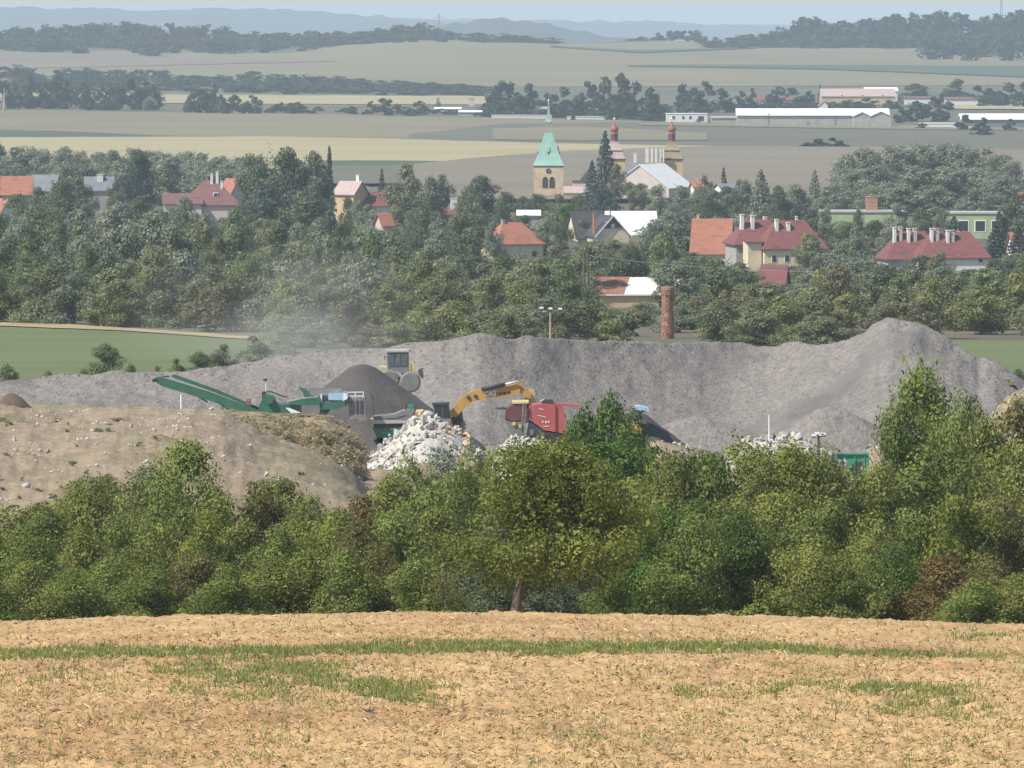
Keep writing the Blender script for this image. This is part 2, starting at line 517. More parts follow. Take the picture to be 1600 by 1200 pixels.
# near the quarry
field_sheet('green_meadow', [(-900, 505), (0, 511), (200, 519), (370, 531), (460, 540)], [(-900, 596), (0, 596), (300, 596), (460, 596)], M['f_meadow'], 480, 760, .10, step=8)
field_sheet('dry_verge', [(-900, 500), (0, 506), (90, 508), (230, 517), (400, 529)], [(-900, 506), (0, 511.5), (200, 519.5), (370, 531.5), (400, 533)], M['f_dry'], 480, 800, .2, step=8, rows=4)
field_sheet('meadow', [(1440, 533), (1600, 534), (2400, 534)], [(1440, 597), (1600, 597), (2400, 597)], M['f_meadow'], 480, 760, .10, step=8)

# far hills beyond the ridge
M['hill'] = mat('wooded_hill', (.050, .065, .045), 1, .3, .006, 5)


def hill(name, d, prof, depth, seed, rough):
    xs = np.arange(prof[0][0], prof[-1][0], 6.)
    y = np.interp(xs, *zip(*prof))
    X = np.array([xpx(x, d) for x in xs]); 
    zc = P(xs, y, d)[:, 2] + rough * fbm(xs / 26., xs * 0, seed, 4, .6)
    s = np.array([0, .3, .6, .85, .95, 1.0, 1.05, 1.2, 1.5, 2.0])
    hgt = np.array([0, .35, .68, .9, .97, 1, .98, .85, .5, 0])
    zb = zg(0, d) - 3
    px = np.broadcast_to(X, (len(s), len(xs)))
    py = d - depth + depth * s[:, None] + 0 * X
    pz = zb + (zc - zb) * hgt[:, None] + rough * .5 * fbm(px / 90., py / 60., seed + 3, 3)
    o = link(name, fast_mesh(name, np.stack([px, py, pz], -1).reshape(-1, 3), grid_faces(len(s), len(xs)), smooth_shade=True), M['hill'])
    return tag(o, kind='structure')


hill('hill', 9000, [(560, 60), (680, 46), (712, 36), (740, 30), (790, 29), (830, 33), (870, 42), (910, 52), (960, 58), (1040, 62)], 900, 3, 5)
hill('hill', 13500, [(-700, 24), (-200, 14), (0, 12), (120, 13), (200, 15), (300, 13), (400, 14), (480, 17), (560, 22), (700, 33), (860, 44)], 1200, 9, 6)
hill('hill', 15500, [(700, 36), (820, 30), (900, 32), (1000, 33), (1080, 36), (1180, 40), (1300, 42), (1700, 36), (2300, 40)], 1200, 15, 6)
hill('hill', 18500, [(-900, 32), (200, 30), (600, 26), (820, 33), (1200, 40), (2400, 38)], 1500, 19, 5)

# ------------------------------------------------------------------ quarry floor
M['floor'] = mat('quarry_dust', (.27, .245, .21), .98, .12, .35, 7, blotch=((.21, .19, .16), .12, .5, .15), bump=.05, bscale=3)
_xs = np.arange(-60, 60.1, 1.5); _ys = np.arange(310, 486, 1.5)
XX, YY = np.meshgrid(_xs, _ys)
ZZ = zg(XX, YY) + .2 + .22 * fbm(XX / 4, YY / 4, 3, 3)
ZZ[0] -= 2; ZZ[-1] -= 2
qf = link('quarry_floor', fast_mesh('quarry_floor', np.stack([XX, YY, ZZ], -1).reshape(-1, 3), grid_faces(len(_ys), len(_xs)), smooth_shade=True), M['floor'])
tag(qf, kind='structure')

# ------------------------------------------------------------------ reliefs: mound and spoil bank
def relief(name, xs, rows, m, sub=6, amp=.2, sc=2.5, seed=1, gully=0.0, kind='structure', tint=None):
    """A heap given by lines across it: each line is (distance(x), height-row(x)) in the photograph's pixels; sub steps between lines."""
    D = np.array([[r_[0](x) for x in xs] for r_ in rows], float)
    Zr = np.array([[zpx(r_[1](x), r_[0](x)) if r_[2] == 'px' else r_[1](x) for x in xs] for r_ in rows], float)
    # smooth interpolation between the lines (Catmull-Rom)
    n = len(rows)
    def cr(A, t):
        i = min(int(t), n - 2); f = t - i
        a, b, c, d = A[max(i - 1, 0)], A[i], A[i + 1], A[min(i + 2, n - 1)]
        m1, m2 = (c - a) * .5, (d - b) * .5
        f2, f3 = f * f, f ** 3
        return (2 * f3 - 3 * f2 + 1) * b + (f3 - 2 * f2 + f) * m1 + (-2 * f3 + 3 * f2) * c + (f3 - f2) * m2
    ts = np.linspace(0, n - 1, (n - 1) * sub + 1)
    d = np.array([cr(D, t) for t in ts]); z = np.array([cr(Zr, t) for t in ts])
    X = (xs[None, :] - 800) / FPX * d
    nz = fbm(X / sc, d / sc, seed, 5, .55)
    e = np.minimum(np.minimum(ts, n - 1 - ts) / .5, 1)[:, None]
    z = z + amp * nz * e
    if gully: d = d + gully * e * (np.abs(fbm(X / 3.1 + .9 * z, z / 6. - .2 * X, seed + 9, 4, .6)) - .12) + gully * .9 * e * fbm(X / .9, z / 1.6, seed + 12, 3, .6) + gully * 3.2 * e * fbm(X / 11., z / 7., seed + 14, 2)
    d = d + amp * .8 * fbm(X / sc + 7, z / sc * 1.5, seed + 40, 4) * e
    o = link(name, fast_mesh(name, np.stack([X, d, z], -1).reshape(-1, 3), grid_faces(len(ts), len(xs)), smooth_shade=True), m)
    if kind: tag(o, kind=kind)
    return o, X, d, z


def pl(pts, soft=0):
    a, b = zip(*pts)
    if not soft: return lambda x: float(np.interp(x, a, b))
    w = np.linspace(-1, 1, 21); k = np.exp(-4 * w * w); k /= k.sum()
    return lambda x: float((np.interp(x + w * soft, a, b) * k).sum())


M['gravel'] = mat('grey_spoil', (.215, .194, .172), .98, .26, 2.6, 10, stretch=(1, 1, .7), blotch=((.165, .152, .139), .10, .50, .12), bump=.14, bscale=4.5)
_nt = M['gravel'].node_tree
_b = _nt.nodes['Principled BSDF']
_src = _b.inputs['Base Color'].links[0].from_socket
_at = _nt.nodes.new('ShaderNodeAttribute'); _at.attribute_name = 'dark_zone'  # darkens the bank colour where the attribute is high
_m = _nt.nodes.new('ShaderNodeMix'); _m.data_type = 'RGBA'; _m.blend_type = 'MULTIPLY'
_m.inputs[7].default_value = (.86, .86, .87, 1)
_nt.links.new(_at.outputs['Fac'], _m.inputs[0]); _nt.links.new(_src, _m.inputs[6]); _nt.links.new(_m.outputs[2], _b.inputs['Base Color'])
M['mound'] = mat('dry_rubble_earth', (.290, .225, .150), .98, .2, .9, 8, blotch=((.195, .165, .085), .16, .5, .16), bump=.12, bscale=3.5)
crest_y = pl([(-500, 606), (-200, 600), (0, 593), (60, 589), (100, 588), (150, 584), (200, 584), (240, 583), (300, 580), (360, 573), (420, 560), (470, 552), (520, 548), (560, 543), (600, 542), (640, 536), (690, 532), (715, 529), (745, 524), (780, 527), (805, 528), (830, 523), (860, 529), (890, 531), (920, 532), (960, 533), (1000, 536), (1050, 538), (1160, 536), (1200, 541), (1250, 536), (1300, 537), (1322, 531), (1340, 522), (1352, 518), (1365, 507), (1376, 503), (1386, 497), (1396, 495.5), (1410, 498), (1422, 499), (1436, 504), (1450, 513), (1465, 522), (1480, 531), (1500, 542), (1520, 555), (1530, 562), (1540, 560), (1556, 563), (1570, 572), (1585, 582), (1600, 594), (1650, 612), (1800, 625), (2100, 640)])
crest_d = pl([(-500, 458), (300, 458), (560, 463), (690, 461), (750, 460), (800, 462), (900, 466), (1000, 469), (1100, 472), (1180, 474), (1215, 472), (1260, 468), (1300, 465), (1395, 464), (1500, 462), (1700, 458), (2100, 456)], 150)
toe_d = pl([(-500, 446), (300, 446), (560, 447), (690, 444), (750, 443), (800, 446), (900, 449), (1000, 451), (1100, 452), (1160, 452), (1230, 447), (1300, 441), (1395, 436), (1500, 436), (2100, 436)], 150)
toe_y = pl([(-500, 652), (300, 655), (420, 668), (560, 690), (640, 712), (1600, 720), (2100, 720)], 40)
bx = np.arange(-300, 1900, 3.2)
mid = lambda f: (lambda x: toe_d(x) * (1 - f) + crest_d(x) * f)
midy = lambda f, b=0: (lambda x: toe_y(x) * (1 - f) + crest_y(x) * f + b)
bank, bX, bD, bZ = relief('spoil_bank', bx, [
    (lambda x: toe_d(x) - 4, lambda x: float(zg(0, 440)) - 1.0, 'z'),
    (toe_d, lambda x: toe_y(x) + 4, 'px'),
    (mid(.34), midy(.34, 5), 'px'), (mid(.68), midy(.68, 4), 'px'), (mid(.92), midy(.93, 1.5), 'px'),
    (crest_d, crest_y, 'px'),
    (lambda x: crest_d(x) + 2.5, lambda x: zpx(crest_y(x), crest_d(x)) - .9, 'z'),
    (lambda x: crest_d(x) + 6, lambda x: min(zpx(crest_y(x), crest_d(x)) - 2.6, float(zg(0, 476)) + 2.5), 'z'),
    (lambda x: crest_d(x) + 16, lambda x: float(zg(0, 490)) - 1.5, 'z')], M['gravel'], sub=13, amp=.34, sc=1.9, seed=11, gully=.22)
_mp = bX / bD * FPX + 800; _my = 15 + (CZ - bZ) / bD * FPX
_dz = smooth(745, 775, _mp + 14 * fbm(_my / 25., _mp / 60., 4, 3)) * (1 - smooth(1165, 1225, _mp + .55 * (_my - 540) + 16 * fbm(_my / 20., _mp / 60., 5, 3))) * smooth(528, 545, _my)  # darker grey across the middle of the bank, fading out at the crest
_dz = np.maximum(_dz, .8 * smooth(.02, .12, fbm(_mp / 130., _my / 30. + _mp / 160., 61, 3)) * smooth(520, 545, _my) * (_mp > 1230))
_a = bank.data.attributes.new('dark_zone', 'FLOAT', 'POINT'); _a.data.foreach_set('value', np.ascontiguousarray(_dz.ravel(), np.float32))

mcrest = pl([(-400, 650), (0, 645), (60, 652), (120, 650), (200, 646), (300, 648), (345, 655), (380, 668), (420, 684), (470, 702), (520, 724), (555, 750), (590, 800), (630, 880), (680, 960)], 14)
mx_ = np.arange(-420, 690, 3.0)
mound, mX, mD, mZ = relief('earth_mound', mx_, [
    (lambda x: 296, lambda x: float(zg(0, 296)) - .6, 'z'),
    (lambda x: 312, lambda x: max(890, mcrest(x) + 60), 'px'),
    (lambda x: 334, lambda x: max(mcrest(x) * .42 + 830 * .58, mcrest(x) + 30), 'px'),
    (lambda x: 358, lambda x: max(mcrest(x) * .80 + 830 * .20 + 4, mcrest(x) + 8), 'px'),
    (lambda x: 378, lambda x: mcrest(x) + 4, 'px'),
    (lambda x: 392, lambda x: mcrest(x), 'px'),
    (lambda x: 402, lambda x: float(zg(0, 400)) + 1.0, 'z'),
    (lambda x: 412, lambda x: float(zg(0, 410)) - .6, 'z')], M['mound'], sub=10, amp=.55, sc=2.0, seed=23)
# ------------------------------------------------------------------ foliage meshes
def unit(v):
    return v / (np.linalg.norm(v, axis=-1, keepdims=True) + 1e-9)


def leaf_quads(r, c, nrm, size, asp=.62):
    n = len(c)
    t = unit(np.cross(nrm, r.normal(size=(n, 3)))); b = np.cross(nrm, t)
    s = (size * np.exp(r.normal(size=n) * .38))[:, None]
    k = r.uniform(-.25, .25, (n, 1))
    v = np.stack([c - t * s, c + b * s * asp + nrm * s * k, c + t * s, c - b * s * asp + nrm * s * k], 1)
    return v.reshape(-1, 3)


def crown_mesh(name, seed, n, leaf, lobes, form='round', low=.0, spray=.12):
    """Leaves gathered in clumps; the crown is one unit wide (radius .5) and one unit tall from z=low to z=1."""
    r = np.random.default_rng(seed)
    cs = []
    nl = max(5, int(lobes * .30))
    limbs = []
    for i in range(nl):
        h = (i + r.uniform(.1, .9)) / nl
        h = {'shrub': h ** 1.05, 'spread': .12 + .88 * h, 'column': h, 'ragged': h ** .8}.get(form, .06 + .94 * h)
        limbs.append((r.uniform(0, 2 * math.pi), h, r.uniform(.62, 1.12)))
    for i in range(lobes):
        a, h, ln = limbs[i % nl]
        a = a + r.normal() * .38
        h = min(1, max(0, h + r.normal() * .07))
        if form == 'round': w = math.sin(math.pi * min(.97, .16 + .78 * h)) ** .7
        elif form == 'shrub': w = (1 - h ** 2.2) ** .55
        elif form == 'column': w = .9 * math.sin(math.pi * min(.97, .14 + .82 * h)) ** .6
        elif form == 'spread': w = math.sin(math.pi * min(.95, .28 + .58 * h)) ** .55
        elif form == 'ragged': w = r.uniform(.6, 1.1) * math.sin(math.pi * min(.97, .18 + .74 * h)) ** .7
        else: w = 1 - h
        rl = {'column': .13, 'shrub': .13, 'ragged': .105, 'spread': .11}.get(form, .125) * math.exp(r.normal() * .32)
        t = (i // nl + r.uniform(.3, 1)) / (lobes / nl)
        rad = max(0, .52 * w * ln - rl * .5) * min(1, .25 + .85 * t)
        z = low + (1 - low) * (rl * .5 + h * (1 - 1.25 * rl))
        cs.append((rad * math.cos(a), rad * math.sin(a), min(z, 1 - rl * .7), rl))
    cs = np.array(cs)
    k = r.choice(len(cs), n, p=cs[:, 3] ** 1.6 / np.sum(cs[:, 3] ** 1.6))
    dr = unit(r.normal(size=(n, 3)) + np.array([0, 0, .25]))
    rad = cs[k, 3] * r.uniform(.25, 1.0, n) ** .45
    c = cs[k, :3] + dr * rad[:, None] * np.array([1, 1, .85])
    # shoots that stick out of the outline
    m = r.uniform(0, 1, n) < spray
    ns = max(8, int(lobes * 2.6))
    sd_ = unit(r.normal(size=(ns, 3)) * np.array([1, 1, .7]) + np.array([0, 0, .2]))
    sl = r.choice(len(cs), ns)
    q = r.integers(0, ns, n); t = r.uniform(.6, 1.45, n)
    cc = cs[sl[q], :3] + sd_[q] * (cs[sl[q], 3] * t)[:, None] + r.normal(size=(n, 3)) * .012
    c = np.where(m[:, None], cc, c)
    c[:, 2] = np.maximum(c[:, 2], .005)
    nrm = unit(dr * .95 + r.normal(size=(n, 3)) * .46 + np.array([0, 0, .3]))
    v = leaf_quads(r, c, nrm, leaf * np.ones(n))
    lt = r.uniform(0, 1, len(cs))
    tint = np.clip(.28 * r.uniform(0, 1, n) + .72 * lt[k], 0, 1)
    return fast_mesh(name, v, np.arange(4 * n).reshape(n, 4), tint)


def conifer_mesh(name, seed, n, leaf, tiers=14, narrow=1.0):
    r = np.random.default_rng(seed)
    h = r.uniform(0, 1, n) ** 1.35
    tier = np.floor(h * tiers + r.uniform(-.15, .15, n)); hh = np.clip((tier + .5) / tiers, 0, 1)
    R_ = .5 * (1 - hh) ** .85 * narrow + .02
    nb = 9
    a = (r.integers(0, nb, n) + .37 * tier) * 2 * math.pi / nb + r.normal(size=n) * .16
    f = r.uniform(.15, 1, n) ** .6
    wob = 1 + .35 * (hash2(np.floor(a * 3), tier, seed) - .5)
    rad = R_ * f * wob
    z = .05 + .95 * hh - .10 * f * R_ * 2 + r.normal(size=n) * .012
    c = np.stack([rad * np.cos(a), rad * np.sin(a), np.clip(z, .01, 1.0)], 1)
    nrm = unit(np.stack([np.cos(a) * .4, np.sin(a) * .4, 1 + 0 * a], 1) + r.normal(size=(n, 3)) * .5)
    v = leaf_quads(r, c, nrm, leaf * np.ones(n), .4)
    return fast_mesh(name, v, np.arange(4 * n).reshape(n, 4), r.uniform(0, 1, n))


def trunk_mesh(name, seed, h=.75, r0=.03, limbs=6, fork=.3):
    r = np.random.default_rng(seed)
    b = MB()
    pts = [(0, 0, -.03)]
    x = y = 0.
    for i in range(1, 8):
        x += r.normal() * .012; y += r.normal() * .012
        pts.append((x, y, h * i / 7))
    b.tube(pts, [r0 * 1.35] + [r0 * (1 - .8 * i / 7) for i in range(1, 8)], 7)
    for i in range(limbs):
        k = r.integers(2, 6); p = np.array(pts[k]); a = r.uniform(0, 6.28)
        d = np.array([math.cos(a), math.sin(a), r.uniform(.5, 1.1)]); L_ = r.uniform(.18, .34)
        q1 = p + d * L_ * .5 + r.normal(size=3) * .02; q2 = q1 + (d + np.array([0, 0, .3])) * L_ * .5
        rr = r0 * (1 - .8 * k / 7) * .6
        b.tube([p, q1, q2], [rr, rr * .7, rr * .25], 5)
    return b.mesh(name)


CR = {}
# close hedge: leaf size shrinks with nearness (metres / crown width)
for i in range(4): CR['hr%d' % i] = crown_mesh('crown_round', 100 + i, 21500, .0085, 46, 'round', .03, .08)
for i in range(4): CR['hs%d' % i] = crown_mesh('crown_shrub', 120 + i, 21000, .0085, 46, 'shrub', 0, .10)
for i in range(2): CR['hg%d' % i] = crown_mesh('crown_ragged', 140 + i, 17000, .0087, 48, 'ragged', .05, .14)
for i in range(2): CR['hc%d' % i] = crown_mesh('crown_column', 160 + i, 21000, .0085, 36, 'column', .02, .12)
CR['walnut'] = crown_mesh('crown_walnut', 177, 68000, .0068, 110, 'spread', .20, .10)
CR['hd0'] = crown_mesh('crown_thin', 190, 6000, .007, 40, 'shrub', 0, .4)
for i in range(5): CR['mr%d' % i] = crown_mesh('crown_round', 200 + i, 10000, .0142, 44, 'round', .0, .08)
for i in range(3): CR['ms%d' % i] = crown_mesh('crown_shrub', 220 + i, 9800, .0142, 40, 'shrub', 0, .08)
for i in range(2): CR['mg%d' % i] = crown_mesh('crown_ragged', 240 + i, 8500, .0138, 44, 'ragged', .02, .14)
for i in range(2): CR['mc%d' % i] = crown_mesh('crown_column', 260 + i, 8800, .0140, 38, 'column', .0, .08)
for i in range(2): CR['mn%d' % i] = conifer_mesh('crown_conifer', 280 + i, 4200, .030)
CR['mp0'] = conifer_mesh('crown_conifer', 286, 2600, .034, 16, .8)
for i in range(4): CR['fr%d' % i] = crown_mesh('crown_far', 300 + i, 800, .050, 18, 'shrub' if i < 3 else 'round', 0, .05)
for i in range(4): CR['fv%d' % i] = crown_mesh('crown_wood', 350 + i, 300, .055, 16, 'shrub' if i < 3 else 'round', 0, .05)
for i in range(2): CR['fw%d' % i] = crown_mesh('crown_weed', 370 + i, 420, .030, 16, 'shrub', 0, .45)
CR['fu0'] = crown_mesh('crown_low', 330, 300, .05, 10, 'shrub', 0, .1)
CR['fu1'] = crown_mesh('crown_low', 331, 300, .05, 10, 'shrub', 0, .1)
for i in range(2): CR['fs%d' % i] = crown_mesh('crown_far', 320 + i, 700, .055, 12, 'shrub', 0, .06)
CR['fn0'] = conifer_mesh('crown_far_conifer', 340, 420, .07, 8)
TRK = {k: trunk_mesh('trunk', 400 + k, .8, .022 + .004 * k, 5 + k) for k in range(4)}
TRK['walnut'] = trunk_mesh('trunk', 450, .72, .024, 9)

LF = {
    'olive': leaf_mat('leaf_olive', (0.112, 0.136, 0.032), (0.32, 0.335, 0.09)),
    'walnut': leaf_mat('leaf_walnut', (0.074, 0.104, 0.018), (0.255, 0.285, 0.066), .3),
    'green': leaf_mat('leaf_green', (0.096, 0.138, 0.032), (0.27, 0.315, 0.082), .3),
    'lush': leaf_mat('leaf_lush', (0.058, 0.108, 0.028), (0.15, 0.225, 0.052), .3),
    'dark': leaf_mat('leaf_dark', (0.078, 0.102, 0.056), (0.175, 0.2, 0.106), .2),
    'grey': leaf_mat('leaf_greygreen', (0.15, 0.175, 0.115), (0.305, 0.33, 0.222), .25),
    'silver': leaf_mat('leaf_silver', (0.17, 0.19, 0.15), (0.3, 0.33, 0.26), .25),
    'yellow': leaf_mat('leaf_yellowish', (0.125, 0.16, 0.028), (0.3, 0.325, 0.075), .3),
    'brown': leaf_mat('leaf_brownish', (0.115, 0.108, 0.036), (0.25, 0.235, 0.082), .25),
    'rust': leaf_mat('leaf_rusty', (0.15, 0.092, 0.04), (0.25, 0.19, 0.068), .25),
    'blue': leaf_mat('leaf_bluegreen', (0.048, 0.07, 0.058), (0.105, 0.135, 0.108), .15),
    'far': leaf_mat('leaf_far', (.034, .050, .026), (.070, .09, .044), .15),
}
LF['molive'] = leaf_mat('leaf_grey_olive', (0.125, 0.144, 0.07), (0.29, 0.312, 0.165))
LF['myellow'] = leaf_mat('leaf_pale_yellowish', (0.15, 0.168, 0.058), (0.32, 0.33, 0.14))
LF['mgreen'] = leaf_mat('leaf_mid_green', (0.102, 0.136, 0.06), (0.24, 0.28, 0.13))
LF['mbrown'] = leaf_mat('leaf_grey_brown', (0.145, 0.134, 0.078), (0.275, 0.256, 0.152))
M['bark'] = mat('bark', (.135, .105, .08), .95, .3, 5, 5, stretch=(1, 1, .25), bump=.02)
M['bark_pale'] = mat('bark_pale', (.34, .31, .26), .95, .3, 5, 5, stretch=(1, 1, .25))
TONE = {'olive': 'olive green', 'walnut': 'dark olive', 'green': 'mid green', 'lush': 'deep green', 'dark': 'dark green', 'grey': 'grey green', 'silver': 'silvery', 'yellow': 'yellowish green', 'brown': 'brownish', 'rust': 'rusty', 'blue': 'blue green', 'far': 'hazy dark'}
FORM = {'hr': 'round crowned', 'hs': 'bushy', 'hg': 'ragged', 'hc': 'upright', 'wa': 'spreading', 'hd': 'thin dry', 'mr': 'round crowned', 'ms': 'low bushy', 'mg': 'ragged', 'mc': 'upright', 'mn': 'conical', 'mp': 'slender pointed', 'fr': 'round', 'fs': 'low', 'fn': 'pointed'}
trees = []      # (root, tone, form, kind word, pixel x, pixel y top, zone phrase)
_rot = np.random.default_rng(99)


def tree(name, cr, tone, x, top, d, wpx, cat='tree', zone='', label=None, group=None, trunk=True, base=None, sink=.0, hpx=None):
    """A tree whose crown is wpx pixels wide and whose top shows at pixel row top, rooted on the ground d metres away."""
    if d > 470 and 'm' + tone in LF: tone = 'm' + tone
    X = xpx(x, d)
    zb = float(zg(X, d)) - sink if base is None else base
    h = zpx(top, d) - zb if hpx is None else hpx / FPX * d
    h = max(h, .6)
    w = wpx / FPX * d
    root = thing(name, None, cat, (X, d, zb), _rot.uniform(0, 6.28), group)
    root.scale = (w, w, h)
    c = bpy.data.objects.new('crown', CR[cr]); C.objects.link(c); c.parent = root
    if len(CR[cr].materials) == 0: CR[cr].materials.append(LF['olive'])
    c.material_slots[0].link = 'OBJECT'; c.material_slots[0].material = LF[tone]
    if trunk:
        tm = TRK['walnut' if cr == 'walnut' else int(_rot.integers(0, 4))]
        t = bpy.data.objects.new('trunk', tm); C.objects.link(t); t.parent = root
        if len(tm.materials) == 0: tm.materials.append(M['bark'])
    if label: root['label'] = label
    else: trees.append((root, TONE[tone if tone in TONE else tone[1:]], FORM[cr[:2]], cat, x, top, zone))
    return root


# ---- the hedge below the field: explicit trees first
tree('walnut_tree', 'walnut', 'walnut', 855, 690, 208.5, 335, zone='', label='broad dark olive walnut tree with a visible bare trunk at the field edge', trunk=False)
w = trees and None
wr = [o for o in bpy.data.objects if o.name == 'walnut_tree'][0]
_tb = MB()
_wz = wr.location.z
_tb.tube([P(803, 985, 207.2), P(806, 955, 207.3), P(810, 925, 207.4), P(817, 890, 207.6), P(822, 850, 208), P(828, 800, 208.3)], [.22, .17, .145, .13, .12, .08], 9)
_tb.tube([P(817, 890, 207.6), P(790, 850, 208), P(770, 800, 208.5)], [.09, .07, .04], 6)
_tb.tube([P(820, 870, 207.8), P(865, 825, 207), P(900, 780, 207)], [.09, .06, .03], 6)
_tb.tube([P(822, 850, 208), P(850, 790, 209), P(860, 740, 209)], [.09, .06, .03], 6)
tk = _tb.build('trunk', M['bark'], None, True)
tk.data.transform(wr.matrix_basis.inverted())
tk.parent = wr

